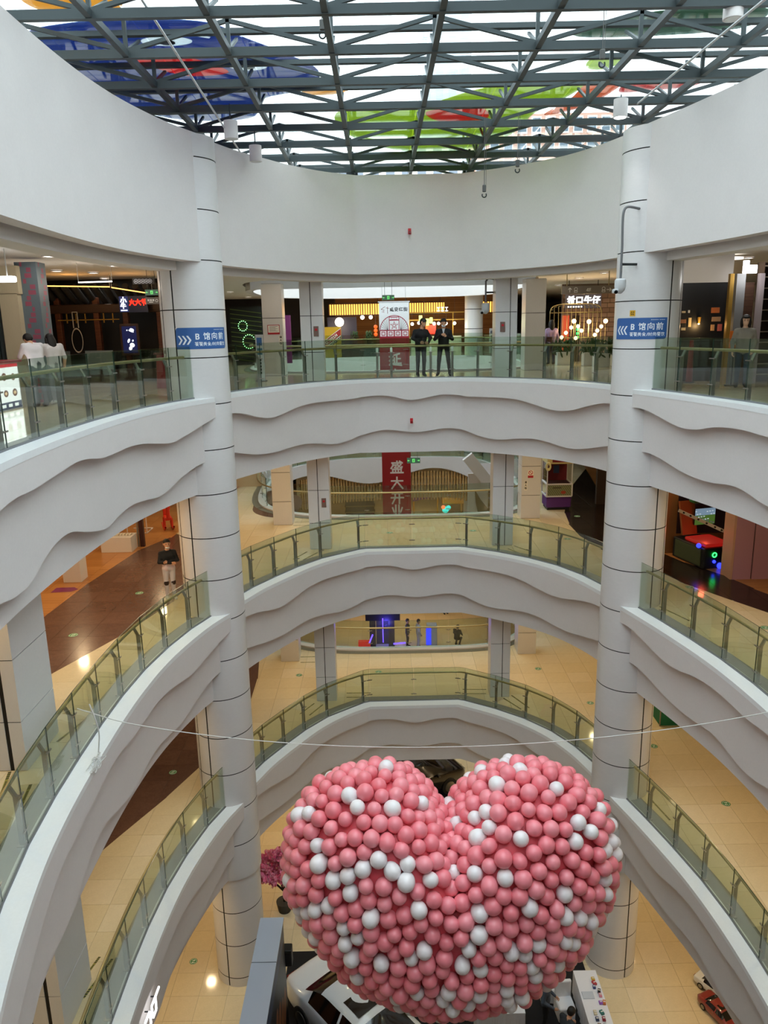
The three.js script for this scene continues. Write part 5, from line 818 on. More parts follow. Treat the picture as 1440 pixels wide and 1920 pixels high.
{
  const g = thing('restaurant_facade', 'carved dark timber restaurant front with tiled eave on the left', 'facade', [-9.3, 16.2, 25.9]);
  put('plinth', box(4.6, 0.4, 0.5, 0, 0.2, 0), C.woodDark, g);
  for (const x of [-2.2, -1.2, 0.05, 1.0, 2.1]) put('timber_post', rbox(0.18, 2.7, 0.2, 0.02, x, 1.35, 0), std(0x5a2f14, 0.5, { map: T.wood }), g);
  put('lintel_beam', rbox(4.7, 0.28, 0.26, 0.03, 0, 2.35, 0), C.woodDark, g); put('lattice', merge([-0.9, -0.6, -0.3, 0.3, 0.6].map((x) => box(0.03, 0.3, 0.04, x, 2.05, -0.1)).concat([box(2.0, 0.03, 0.04, -0.2, 2.0, -0.1)])), C.goldPaint, g);
  for (let i = 0; i < 15; i++) put('roof_tile', cyl(0.1, 0.1, 1.0, 0, 0, 0, 10).rotateX(1.1).translate(-2.25 + i * 0.32, 2.78, 0.25), std(0x26282a, 0.6), g);
  put('oval_frame', new THREE.TorusGeometry(0.28, 0.018, 8, 32).scale(0.62, 1.35, 1).translate(-0.62, 1.35, 0.14), std(0xb9b4aa, 0.4), g);
  put('neck_frame', merge([bar([-0.7, 1.75, -0.14], [-0.7, 2.25, -0.14], 0.025), bar([-0.54, 1.75, -0.14], [-0.54, 2.25, -0.14], 0.025), bar([-0.7, 2.25, -0.14], [-0.54, 2.25, -0.14], 0.025)]), std(0xb9b4aa, 0.4), g);
  put('half_curtain', box(0.9, 0.6, 0.03, 0.1, 0.72, -0.3), std(0x76888c, 0.9), g); put('half_curtain', box(0.7, 0.6, 0.03, -1.2, 0.72, -0.3), std(0x5d6c70, 0.9), g);
}
{ const g = thing('lit_restaurant_sign', 'lit restaurant sign with white and red characters on the left', 'sign', [-7.85, 18.65, 25.35]);
  put('sign_face', ...board(0.9, 0.5, 0.08, canvasTex(360, 200, (c) => { c.fillStyle = '#0a0a12'; c.fillRect(0, 0, 360, 200); c.fillStyle = '#141d3c'; c.fillRect(6, 4, 110, 190); han(c, '小', 16, 10, 84, 15, '#f4f6ff'); han(c, '牛', 16, 84, 70, 13, '#f4f6ff'); c.fillStyle = '#e8ecff'; c.fillRect(16, 168, 84, 14); han(c, '火大爷', 126, 40, 76, 15, '#ff2412', 1.02); }), C.black, 1.6), g); }
{ const g = thing('poster_screen', 'blue and white lit poster screen in a timber frame on the left', 'screen', [-8.1, 17.55, 25.45]); put('frame', rbox(0.62, 1.0, 0.06, 0.03), C.woodDark, g); put('screen', ...board(0.46, 0.84, 0.07, canvasTex(128, 240, (c) => { c.fillStyle = '#0b1030'; c.fillRect(0, 0, 128, 240); c.fillStyle = '#eef2ff'; for (const [x, y, w, h] of [[70, 20, 40, 24], [58, 36, 50, 16], [40, 30, 12, 12], [44, 110, 20, 40], [60, 150, 44, 40], [50, 180, 30, 36], [84, 120, 14, 20]]) { c.beginPath(); c.ellipse(x + w / 2, y + h / 2, w / 2, h / 2, 0.4, 0, 7); c.fill(); } }), C.black, 1.2), g); }
for (const [a, b, k, l, c] of [[[-10.6, 19.2, 24], [-8.1, 19.12, 24], 2.2, 'long warm cove light bar over the dark restaurant', 0xffb45a], [[-8.05, 19.1, 24], [-6.9, 18.9, 24.2], 2.2, 'short sloping warm cove light bar beside the left column', 0xffb45a], [[-7.52, 19.02, 20], [-6.68, 19.03, 20], 3, 'slim white pendant light bar hanging on the left', 0xfff4e6], [[-8.9, 18.86, 20], [-8.4, 19.16, 20], 1.2, 'slanted white pendant light bar above the snack kiosk', 0xfff4e6]]) {
  const g = thing('linear_light', l, 'lamp'); put('light_bar', bar(a, b, 0.03), glow(c, k), g); put('wires', merge([rod([a[0], a[1], a[2]], [a[0], 19.5, a[2]], 0.005), rod([b[0], b[1], b[2]], [b[0], 19.5, b[2]], 0.005)]), C.cable, g);
  const p = new THREE.PointLight(c, 0.6); p.position.copy(V(...a).lerp(V(...b), 0.5)); p.position.y -= 0.06; p.castShadow = true; p.shadow.radius = 3; p.name = 'bar_light'; scene.add(p);
}
decal('white bubble-shaped lettering on a grey header left of the column', -6.18, 19.08, 20.95, 0.56, 0.16, canvasTex(256, 72, (c) => { c.fillStyle = '#4a4646'; c.fillRect(0, 0, 256, 72); c.strokeStyle = '#dfe4f4'; c.lineWidth = 7; for (let i = 0; i < 5; i++) { c.beginPath(); c.arc(40 + i * 42, 38, 22, 0, 7); c.stroke(); } c.fillStyle = '#eef2ff'; for (let i = 0; i < 5; i++) c.fillRect(30 + i * 42, 30, 20, 16); }));
decal('small grey direction board under the left exit sign', -6.3, 18.62, 22.02, 0.36, 0.18, canvasTex(128, 64, (c) => { c.fillStyle = '#7a726c'; c.fillRect(0, 0, 128, 64); c.fillStyle = '#f2f2f2'; for (let i = 0; i < 3; i++) c.fillRect(20 + i * 24, 18, 18, 18); c.fillRect(34, 42, 40, 8); c.lineWidth = 4; c.strokeStyle = '#fff'; c.beginPath(); c.arc(110, 32, 12, 0, 7); c.stroke(); }));
build('red_stool_post', 'red cloth-covered stand beside the left pilaster', 'stand', [-6.3, 16.2, 22.4], [['post', cyl(0.18, 0.12, 0.95, 0, 0.475, 0, 14), std(0x8a1c22, 0.7)], ['top', cyl(0.2, 0.2, 0.05, 0, 0.97, 0, 18), std(0x5a1418, 0.6)]]);
// left of the rear pillar: guide stand and the neon hall beyond
build('guide_stand', 'tall white guide stand with blue panels beside the cream pillar', 'stand', [-3.78, 16.2, 24.5], [['board', rbox(0.24, 1.42, 0.06, 0.01, 0, 0.72, 0), C.lightGrey], ['blue_panel', box(0.16, 0.24, 0.01, 0, 1.22, -0.035), std(0x2f5f9a, 0.4)], ['blue_panel', box(0.16, 0.2, 0.01, 0, 0.92, -0.035), std(0x2f6f8a, 0.4)], ['lettering', merge([0, 1, 2, 3, 4].map((i) => box(0.07, 0.07, 0.01, 0, 0.66 - i * 0.1, -0.035))), C.joint], ['foot', box(0.34, 0.02, 0.26, 0, 0.01, 0), C.steelDark]]);
{
  const g = thing('neon_wall', 'dark striped wall with green neon outlines beyond the rear left opening', 'wall display', [-6.1, 16.2, 36]);
  put('panel', box(1.5, 2.6, 0.1, 0, 1.3, 0), std(0x14160e, 0.7), g); for (let i = 0; i < 12; i++) put('stripe', bar([-0.7, 0.3 + i * 0.2, -0.07], [0.7, 0.1 + i * 0.2, -0.07], 0.03), std(0x5d6a2a, 0.5), g);
  const ringN = (x, y, r, n) => put('neon_outline', merge(Array.from({ length: n }, (_, i) => { const a = i / n * 6.283; return ball(0.022, x + r * Math.cos(a), y + r * Math.sin(a) * 1.1, -0.12, 6); })), glow(0x9dffa0, 2), g); ringN(-0.15, 1.75, 0.2, 14); ringN(0.1, 1.05, 0.28, 18);
}
wallPiece('dark back wall of the neon hall on the rear left', [-13, -2.6, 16.2, 19.5, 46, 46.2], std(0x1a1518, 0.8)); wallPiece('magenta wall panel beside the neon wall', [-5.2, -4.2, 16.2, 18.4, 37, 37.1], std(0x6d1e58, 0.6));
build('arcade_cabinet', 'dark round-fronted machine below the neon wall on the rear left', 'machine', [-6.7, 16.2, 29.6], [['body', rbox(1.3, 1.1, 0.8, 0.15, 0, 0.55, 0), std(0x1b2224, 0.4)], ['dial', cyl(0.16, 0.16, 0.04, 0, 0, 0, 20).rotateX(Math.PI / 2).translate(0.1, 0.6, 0.42), C.lightGrey]]);

// ---------- top floor, far side of the second atrium ----------
wallPiece('warm timber back wall of the far restaurants', [-5.5, 8, 16.2, 19.5, 47, 47.2], std(0x8a6238, 0.7, { map: T.wood }));
wallPiece('navy panelled booth of the far restaurant', [-2.9, -1.3, 16.2, 18.35, 43.4, 43.6], std(0x1f2036, 0.6));
for (const [x0, x1, l] of [[-2.75, 0.2, 'left of the banner'], [1.2, 3.5, 'right of the banner'], [4.9, 6.6, 'beyond the far round column']]) {
  const g = thing('slatted_light_band', `glowing slatted wood band over the far restaurant, ${l}`, 'light band', [(x0 + x1) / 2, 18.45, 43]), w = x1 - x0;
  put('light_panel', box(w, 0.56, 0.03, 0, 0.28, 0.1), glow(0xffb650, 1.5), g); for (let i = 0; i * 0.13 < w; i++) put('slat', box(0.05, 0.56, 0.05, -w / 2 + i * 0.13, 0.28, 0), C.woodWarm, g); put('rail', box(w, 0.05, 0.1, 0, -0.02, 0), C.woodDark, g); put('rail', box(w, 0.06, 0.1, 0, 0.6, 0), C.woodDark, g); put('hanger', merge([-0.4, 0.4].map((u) => rod([u * w, 0.6, 0], [u * w, 1.06, 0], 0.015))), C.steelDark, g);
  const rl = new THREE.RectAreaLight(0xffb650, 2.2, w, 0.5); rl.position.set((x0 + x1) / 2, 18.73, -42.94); rl.rotation.y = Math.PI; rl.name = 'band_light'; rl.lookAt(new THREE.Vector3((x0 + x1) / 2, 17.5, -40)); rl.rotateY(0); scene.add(rl);
}
for (const [x, y, f, r, l] of [[-2.2, 18.08, 42.6, 0.24, 'large white globe lamp over the yellow box'], [-0.95, 18.3, 42.4, 0.11, 'small bulb left of the banner'], [-0.5, 18.3, 42.4, 0.1, 'second small bulb left of the banner'], [1.7, 17.9, 41.95, 0.085, 'pendant bulb first right of the banner'], [2.05, 17.95, 41.95, 0.08, 'pendant bulb second right of the banner'], [2.85, 17.9, 41.75, 0.085, 'pendant bulb third right of the banner'], [3.1, 17.9, 41.95, 0.08, 'pendant bulb fourth right of the banner'], [3.5, 17.9, 41.95, 0.08, 'pendant bulb fifth right of the banner'], [3.95, 17.9, 41.95, 0.085, 'pendant bulb beside the far round column']]) {
  const g = thing('globe_pendant', `glowing ${l}`, 'lamp', [x, y, f]); put('globe', ball(r, 0, 0, 0, 18), glow(0xfff2dc, 4), g); put('cord', rod([0, r, 0], [0, 19.5 - y, 0], 0.006), C.darkCable, g);
  const p = new THREE.PointLight(0xffe9c8, r > 0.2 ? 3 : 0.5); p.position.set(x, y - r - 0.03, -f); p.castShadow = true; p.shadow.radius = 4; p.name = 'globe_light'; scene.add(p);
}
{ const g = thing('yellow_sign_box', 'big yellow box lettered WISH on a red slash across the second atrium', 'sign', [-2.55, 16.2, 41.9]);
  put('box_face', ...board(0.9, 1.62, 0.5, canvasTex(256, 460, (c) => { c.fillStyle = '#d2a018'; c.fillRect(0, 0, 256, 460); c.save(); c.translate(0, 210); c.rotate(-0.62); c.fillStyle = '#efe9e0'; c.fillRect(-80, -8, 420, 96); c.fillStyle = '#a32318'; c.fillRect(-80, 0, 420, 76); c.fillStyle = '#f4f0ea'; c.font = 'bold 62px sans-serif'; c.fillText('O.WISH', 0, 60); c.fillStyle = '#2a2220'; c.fillRect(-80, 88, 420, 34); c.fillStyle = '#e6e0d6'; for (let i = 0; i < 12; i++) c.fillRect(-40 + i * 28, 97, 14, 14); c.restore(); }), std(0xd2a018, 0.5)), g).position.y = 0.82; }
build('gold_pipe_stand', 'gold pipe frame of the drinks stand right of the banner', 'frame', [2.9, 16.2, 42.3], [['post', rod([-1.35, 0, 0], [-1.35, 2.3, 0], 0.03), C.goldPaint], ['post', rod([1.0, 0, 0], [1.0, 2.3, 0], 0.03), C.goldPaint], ['rail', rod([-1.35, 2.28, 0], [1.6, 2.28, 0], 0.035), C.goldPaint], ['rail', rod([-1.35, 1.9, 0], [1.6, 1.9, 0], 0.035), C.goldPaint], ['counter', box(2.7, 1.05, 0.5, 0.1, 0.525, 0.2), std(0xcfcab8, 0.5)], ['apron', box(0.55, 0.5, 0.08, -0.2, 1.4, -0.1), std(0xc8281c, 0.6)]]);
{ const g = thing('green_lantern', 'glowing yellow-green lantern cluster right of the banner', 'lamp', [2.35, 18.05, 42.0]); put('lantern_glass', merge([rbox(0.18, 0.42, 0.16, 0.03, -0.2, 0.08, 0), rbox(0.3, 0.36, 0.2, 0.03, 0.1, -0.06, 0), rbox(0.16, 0.32, 0.14, 0.03, 0.36, 0.02, 0)]), glow(0xd8f07a, 1.6), g); put('cord', rod([0, 0.2, 0], [0, 1.45, 0], 0.01), C.darkCable, g); const p = new THREE.PointLight(0xd8f07a, 1); p.position.set(2.4, 17.75, -41.85); p.castShadow = true; p.name = 'lantern_light'; scene.add(p); }
build('lit_shop_letters', 'small white lit letters over the gold pipe stand', 'sign', [3.15, 18.62, 42.7], [['letters', merge([0, 1, 2].map((i) => merge([box(0.16, 0.03, 0.04, i * 0.22, 0.12, 0), box(0.03, 0.26, 0.04, i * 0.22, 0, 0), box(0.16, 0.03, 0.04, i * 0.22, -0.06, 0)]))), glow(0xffffff, 2)]]);
build('paper_lantern_string', 'orange lantern string beside the banner in the far restaurant', 'lantern', [-0.25, 17.3, 42.3], [['lantern', merge([0, 1, 2].map((i) => ball(0.1, 0, 0.5 - i * 0.2, 0, 12))), glow(0xff5a1c, 1.2)], ['cord', rod([0, 0.5, 0], [0, 2.2, 0], 0.006), C.darkCable]]);
for (const [x, l] of [[-1.4, 'left of the banner'], [-0.6, 'next to the banner']]) { const g = thing('potted_plant', `dark potted plant on the far counter, ${l}`, 'plant', [x, 16.91, 42.2]); put('pot', cyl(0.12, 0.15, 0.22, 0, 0.11, 0, 14), C.woodDark, g); const lv = []; for (let i = 0; i < 40; i++) lv.push(new THREE.SphereGeometry(0.07, 5, 4).scale(0.5, 1.6, 0.3).rotateZ(rr(-1, 1)).rotateY(rr(0, 6)).translate(rr(-.18, .18), rr(.28, .62), rr(-.15, .15))); put('leaves', merge(lv), C.leaf, g).userData.kind = 'stuff'; }
build('far_counter', 'long dark counter of the far restaurant behind the railing', 'counter', [-0.75, 16.2, 42.25], [['body', box(2.4, 0.66, 0.5, 0, 0.33, 0), std(0x2c3a38, 0.5)], ['top', rbox(2.5, 0.05, 0.56, 0.01, 0, 0.68, 0), C.woodDark]]);
{ const c = thing('round_column', 'white round column on the far side of the second atrium', 'column', [4.95, 5.4, 41.75]); put('shaft', cyl(0.48, 0.48, 13.9, 0, 6.95, 0, 32), C.panel, c); put('joint_ring', merge([1.2, 3.4, 5.6, 7.8, 10, 12.2, 13.2].map((y) => cyl(0.484, 0.484, 0.03, 0, y, 0, 32))), C.joint, c); }
decal('grey printed poster standing behind the far round column', 6.1, 16.95, 41.9, 0.6, 1.3, canvasTex(96, 200, (c) => { c.fillStyle = '#c7ccd4'; c.fillRect(0, 0, 96, 200); c.fillStyle = '#5d6678'; for (let i = 0; i < 9; i++) { c.beginPath(); c.arc(20 + (i * 31) % 60, 30 + i * 18, 12, 0, 7); c.fill(); } }), 'poster');

// ---------- top floor, rear right: direction board, bird cage, planters ----------
{ const g = thing('direction_board', 'hanging grey direction board reading 4F with arrows', 'sign', [6.95, 18.86, 26.6]);
  put('board_face', ...board(1.75, 0.26, 0.07, canvasTex(700, 104, (c) => { c.fillStyle = '#8d857e'; c.fillRect(0, 0, 700, 104); c.fillStyle = '#fff'; c.strokeStyle = '#fff'; c.lineWidth = 9; c.font = 'bold 60px sans-serif'; c.fillText('4F', 330, 74); c.beginPath(); c.moveTo(110, 82); c.lineTo(110, 24); c.moveTo(88, 46); c.lineTo(110, 24); c.lineTo(132, 46); c.moveTo(600, 54); c.lineTo(662, 54); c.moveTo(640, 32); c.lineTo(662, 54); c.lineTo(640, 76); c.stroke(); c.lineWidth = 6; for (const x of [190, 560]) { c.beginPath(); c.arc(x, 40, 20, 0, 7); c.stroke(); c.strokeRect(x - 20, 62, 40, 20); } }), C.brass), g); put('hanger', merge([rod([-0.7, 0.12, 0], [-0.7, 0.64, 0], 0.015), rod([0.7, 0.12, 0], [0.7, 0.64, 0], 0.015)]), C.brass, g); }
{ const g = thing('lit_shop_sign', 'large white lit shop characters above the bird cage', 'sign', [8.45, 18.66, 33]); put('sign_face', ...board(1.5, 0.56, 0.1, canvasTex(560, 210, (c) => { c.fillStyle = '#2a2422'; c.fillRect(0, 0, 560, 210); han(c, '希口牛仔', 30, 24, 122, 19, '#ffffff', 1.06); c.fillStyle = '#e8e8e8'; for (let i = 0; i < 6; i++) c.fillRect(40 + i * 40, 176, 24, 20); }), C.black, 2.2), g); put('hanger', merge([rod([-0.6, 0.28, 0], [-0.6, 0.85, 0], 0.015), rod([0.6, 0.28, 0], [0.6, 0.85, 0], 0.015)]), C.steelDark, g); }
{
  const g = thing('bird_cage_frame', 'gold rounded bird cage frame of the rear right restaurant', 'frame', [7.8, 16.2, 31.5]), W = 1.03;
  for (let i = 0; i <= 12; i++) { const x = -W + i * W / 6, s = Math.sqrt(Math.max(0, 1 - Math.pow(Math.abs(x) / (W * 1.02), 4))); put('cage_bar', tube([[x, 1.0, 0], [x, 1.95, 0], [x * 0.99, 2.05 + 0.24 * s, 0], [x * 0.9, 2.28 * (0.9 + 0.1 * s), 0]], 0.014, 14, 5), C.brass, g); }
  for (const y of [1.02, 2.0]) put('cage_hoop', bar([-W, y, 0], [W, y, 0], 0.03), C.brass, g);
  put('cage_top', tube([[-W, 2.0, 0], [-W * 0.93, 2.2, 0], [-W * 0.7, 2.3, 0], [0, 2.33, 0], [W * 0.7, 2.3, 0], [W * 0.93, 2.2, 0], [W, 2.0, 0]], 0.02, 40, 6), C.brass, g);
  for (const x of [-W, W]) put('cage_post', rod([x, 0, 0], [x, 1.05, 0], 0.02), C.brass, g);
}
[[7.59, 17.86], [8.18, 17.83], [8.83, 17.84], [7.49, 17.62], [7.76, 17.66], [7.29, 17.42], [7.9, 17.49], [8.67, 17.64], [8.43, 17.32], [7.68, 17.21], [8.52, 17.48], [7.13, 17.25]].forEach(([x, y], i) => { const g = thing('globe_lamp', `warm globe lamp among the planters, ${['upper left by the cage', 'upper middle by the cage', 'upper right by the column', 'second row, left', 'second row, centre left', 'outer left', 'middle row, centre', 'third row by the column', 'lower right', 'lowest, centre', 'lower row by the column', 'lowest left'][i]}`, 'lamp', [x, y, 30.9]); put('globe', ball(i < 3 ? 0.09 : 0.075, 0, 0, 0, 14), glow(0xffd9a0, 2.4), g); put('stem', rod([0, -0.06, 0], [0, 16.2 - y, 0], 0.01), C.brass, g); });
{ const p = new THREE.PointLight(0xffd9a0, 4); p.position.set(8.0, 17.6, -30.7); p.castShadow = true; p.shadow.radius = 6; p.name = 'globe_cluster_light'; scene.add(p); }
[[7.1, 30.4, 'by the cage, left'], [7.95, 29.7, 'in the middle of the row'], [8.05, 28.5, 'nearest, beside the right column'], [8.9, 29.3, 'behind the right column']].forEach(([x, f, w]) => {
  const g = thing('planter_box', `white planter box with dark green foliage, ${w}`, 'planter', [x, 16.2, f]); put('box', rbox(0.55, 0.5, 0.4, 0.02, 0, 0.25, 0), C.white, g);
  const lv = []; for (let i = 0; i < 90; i++) lv.push(new THREE.SphereGeometry(0.08, 5, 4).scale(0.45, 1.5, 0.25).rotateZ(rr(-1.4, 1.4)).rotateY(rr(0, 6)).translate(rr(-.36, .36), rr(.4, .95), rr(-.3, .3))); put('foliage', merge(lv), C.leaf, g).userData.kind = 'stuff';
});
{ const g = thing('brick_wall', 'pale brick accent wall behind the globe lamps', 'wall', [9.1, 16.2, 34]); put('mortar', box(2.6, 3.2, 0.1, 0, 1.6, 0), std(0x7a6a62, 0.9), g); for (let r = 0; r < 14; r++) for (let c = 0; c < 8; c++) { const m = put('brick', box(0.29, 0.17, 0.05), r % 3 ? std(0xb79c90, 0.9) : std(0xa88c80, 0.9), g); m.position.set(-1.12 + c * 0.32 + (r % 2) * 0.1, 0.3 + r * 0.2, 0.07); } }
build('display_screen', 'orange and red menu screens under the lit shop sign', 'screen', [7.9, 16.2, 33.2], [['screen', box(0.3, 1.9, 0.06, -0.1, 0.95, 0), glow(0xe8502a, 0.5)], ['screen', box(0.3, 1.9, 0.06, 0.35, 0.95, 0), std(0x2a1614, 0.3)], ['green_neon', merge([0, 1, 2, 3].map((i) => box(0.12, 0.1, 0.03, 0.42, 1.0 + i * 0.16, -0.05))), glow(0x2fd86a, 1.5)]]);
// ---------- top floor, right: black shop ----------
wallPiece('black recessed shopfront on the far right', [7.75, 9.2, 16.2, 18.76, 21.0, 21.2], std(0x0b0c10, 0.5)); wallPiece('beige bulkhead above the black shopfront', [7.6, 9.3, 18.76, 19.5, 21.0, 21.3], C.ceiling);
wallPiece('far right shop side wall', [13.6, 13.8, 16.2, 19.5, 12, 26], std(0x2a2420, 0.8));
[[8.06, 18.02, 0.1, 0.05, 'cream card top left'], [8.2, 18.03, 0.05, 0.07, 'pair of tiny white cards'], [8.06, 17.78, 0.16, 0.1, 'brown photo card'], [8.24, 17.75, 0.08, 0.24, 'tall beige card'], [8.08, 17.58, 0.12, 0.07, 'low cream card'], [8.9, 18.05, 0.22, 0.14, 'orange print card'], [8.94, 17.82, 0.24, 0.12, 'wide photo card'], [8.86, 17.6, 0.1, 0.16, 'small tan card'], [9.05, 17.6, 0.12, 0.18, 'red and white card']].forEach(([x, y, w, h, l], i) => tag(put('wall_card', rbox(w, h, 0.015, 0.004, x, y, 20.985), std([0xcbb791, 0xd8d8d8, 0x8a5a3a, 0xcdb98a, 0xbfb08c, 0xb5622e, 0x9a7a5c, 0xb08a60, 0xb05a50][i], 0.6)), `${l} pinned on the black shopfront`, 'card'));
{ const g = thing('wall_sconce', 'small warm wall sconce on the black shopfront', 'lamp', [8.47, 17.8, 20.95]); put('shade', cyl(0.03, 0.05, 0.16, 0, 0, 0, 12), C.goldPaint, g); put('bulb', ball(0.025, 0, -0.09, 0, 10), glow(0xffcf8a, 6), g); const p = new THREE.PointLight(0xffcf8a, 0.35); p.position.set(8.47, 17.65, -20.8); p.castShadow = true; p.name = 'sconce_light'; scene.add(p); }
build('shop_door_frame', 'brass and grey door posts of the far right shop', 'door frame', [8.95, 16.2, 19.75], [['post', box(0.1, 2.7, 0.12, -0.24, 1.35, 0), C.goldPaint], ['post', box(0.22, 2.7, 0.16, 0.02, 1.35, 0.1), C.grey], ['door_panel', box(0.32, 2.5, 0.05, 0.32, 1.25, 0.3), std(0x4a3020, 0.5, { map: T.wood })], ['post', box(0.12, 2.7, 0.14, 0.55, 1.35, 0.1), std(0x9a8f92, 0.4)]]);
{ const g = thing('lit_light_box_sign', 'overexposed white lit sign box at the far right', 'sign', [9.15, 19.0, 19.75]); put('glowing_face', rbox(0.34, 0.2, 0.08, 0.02), glow(0xffffff, 3), g); put('glowing_tab', rbox(0.14, 0.12, 0.08, 0.02, -0.1, 0.15, 0), glow(0xffffff, 3), g); const p = new THREE.PointLight(0xffffff, 0.8); p.position.set(9.1, 18.8, -19.4); p.castShadow = true; p.shadow.radius = 4; p.name = 'sign_light'; scene.add(p); }
build('poster_stand', 'orange poster on a small stand beside the far right shop', 'stand', [8.72, 16.2, 19.3], [['poster', box(0.26, 0.42, 0.02, 0, 1.12, 0), std(0xe0762a, 0.5)], ['print', merge([box(0.1, 0.1, 0.006, 0, 1.2, -0.013), box(0.12, 0.05, 0.006, 0, 1.02, -0.013)]), std(0xf4d9a0, 0.5)], ['pole', rod([0, 0, 0], [0, 0.92, 0], 0.015), C.steelDark], ['foot', cyl(0.16, 0.16, 0.02, 0, 0.01, 0, 20), C.steelDark]]);
{ const g = thing('grid_shelf', 'brown grid shelving at the right edge of the picture', 'shelf', [10.1, 16.2, 20.3]); put('back_board', box(1.0, 3.0, 0.05, 0.1, 1.5, 0.2), std(0x33241c, 0.7), g); for (let i = 0; i < 11; i++) put('shelf_board', box(1.0, 0.02, 0.3, 0.1, 0.2 + i * 0.27, 0), std(0xa5988c, 0.5), g); for (const x of [-0.4, 0.1, 0.6]) put('upright', box(0.03, 3.0, 0.3, x, 1.5, 0), std(0x6d5a4c, 0.5), g); }
build('oval_ceiling_lamp', 'large white oval ceiling lamp at the right', 'lamp', [9.2, 19.4, 21.6], [['diffuser', cyl(0.5, 0.5, 0.06, 0, 0, 0, 30).scale(1.2, 1, 0.6), glow(0xfff6e6, 0.9)]]);
for (const [x, l] of [[8.1, 'upper'], [8.6, 'lower']]) build('linear_light', `warm ceiling light strip over the black shopfront, ${l}`, 'lamp', [x, l === 'upper' ? 19.42 : 19.2, l === 'upper' ? 22.8 : 24.6], [['light_bar', box(1.3, 0.03, 0.05), glow(0xffb45a, 2)], ['hanger', merge([rod([-0.5, 0, 0], [-0.5, l === 'upper' ? 0.09 : 0.31, 0], 0.01), rod([0.5, 0, 0], [0.5, l === 'upper' ? 0.09 : 0.31, 0], 0.01)]), C.steelDark]]);
build('red_fire_post', 'dark red barrier post inside the far right shop', 'post', [8.1, 16.2, 20.4], [['post', cyl(0.09, 0.05, 1.1, 0, 0.55, 0, 14), std(0x7a1c1c, 0.6)], ['base', cyl(0.14, 0.14, 0.03, 0, 0.015, 0, 18), C.steelDark]]);

// ---------- third floor ----------
const wLab = (l, a, m) => wallPiece(l, a, m);
wLab('plain shop wall behind the wooden floor, left third floor', [-12.4, -12.2, 10.8, 14.1, 8, 34], std(0xcaa578, 0.8)); wLab('cream shop wall at the rear left of the third floor', [-12.2, -5.4, 10.8, 14.1, 34.4, 34.6], C.cream);
wLab('plain shop wall at the left of the second floor', [-12.4, -12.2, 5.4, 8.7, 8, 40], C.cream); wLab('plain shop wall at the right of the second floor', [13.6, 13.8, 5.4, 8.7, 6, 40], C.cream); wLab('plain shop wall at the right of the third floor', [13.6, 13.8, 10.8, 14.1, 6, 40], std(0x4a3228, 0.8));
wLab('ground floor shop wall on the left', [-12.4, -12.2, -0.4, 3.3, 6, 52], C.cream); wLab('ground floor shop wall on the right', [13.6, 13.8, -0.4, 3.3, 6, 52], C.cream);
tag(put('floor_inlay', slab(soft([[-5.25, 29.84], [-4.87, 28.91], [-4.2, 28.4], [-3.6, 28.6], [-3.6, 32], [-5.02, 33.4]]), 10.8, 10.804), C.tileBrown[0]), 'brown pointed floor inlay beside the rear left cream pillar', 'floor inlay');
build('display_plinth', 'low white display plinth near the rocking horse on the wooden floor', 'plinth', [-8.75, 10.8, 24.35], [['box', rbox(1.0, 0.5, 0.6, 0.01, 0, 0.25, 0), C.white], ['top_goods', merge(Array.from({ length: 9 }, (_, i) => rbox(0.07, 0.06, 0.2, 0.01, -0.4 + i * 0.1, 0.53, 0))), std(0xd6cfc4, 0.7)]]);
build('display_plinth', 'tall white display plinth nearer on the wooden floor', 'plinth', [-9.02, 10.8, 21.3], [['box', rbox(0.52, 0.95, 0.5, 0.01, 0, 0.475, 0), C.white], ['plinth_foot', box(0.46, 0.04, 0.44, 0, 0.02, 0), C.joint]]);
build('shop_post', 'dark red shop corner post beside the low plinth', 'post', [-8.1, 10.8, 24.75], [['post', box(0.14, 3.2, 0.14, 0, 1.6, 0), std(0x3a1614, 0.5)], ['edge', box(0.05, 3.2, 0.05, -0.12, 1.6, -0.05), C.chrome]]);
build('clothes_rail_frame', 'white pipe display frame beside the rocking horse', 'rack', [-8.75, 10.8, 26.4], [['loop', merge([rod([-0.4, 0.02, 0], [0.3, 0.02, 0], 0.02), rod([-0.4, 0.02, 0.7], [0.3, 0.02, 0.7], 0.02), rod([-0.4, 0, 0], [-0.4, 1.4, 0], 0.02), rod([0.3, 0, 0], [0.3, 1.4, 0], 0.02), rod([-0.4, 1.4, 0], [0.3, 1.4, 0], 0.02), rod([0.3, 0.02, 0], [0.3, 0.02, 0.7], 0.02)]), C.white]]);
{
  const g = thing('rocking_horse', 'small red rocking horse on the third floor', 'rocking horse', [-7.85, 10.8, 27.0], 0.4), red = std(0xc8301c, 0.4);
  for (const x of [-0.15, 0.15]) put('rocker', new THREE.TorusGeometry(0.7, 0.035, 6, 24, 1.3).rotateZ(-Math.PI / 2 - 0.65).rotateY(Math.PI / 2).translate(x, 0.72, 0), red, g);
  put('seat', rbox(0.26, 0.12, 0.5, 0.04, 0, 0.42, 0), red, g); put('neck', rbox(0.12, 0.5, 0.16, 0.04, 0, 0.68, -0.22), red, g); put('head', rbox(0.13, 0.16, 0.3, 0.04, 0, 0.88, -0.32), red, g); put('backrest', rbox(0.24, 0.24, 0.06, 0.02, 0, 0.58, 0.26), red, g);
  for (const [x, z] of [[-.13, -.2], [.13, -.2], [-.13, .2], [.13, .2]]) put('leg', bar([x, 0.1, z], [x, 0.42, z * 0.8], 0.05), red, g);
}
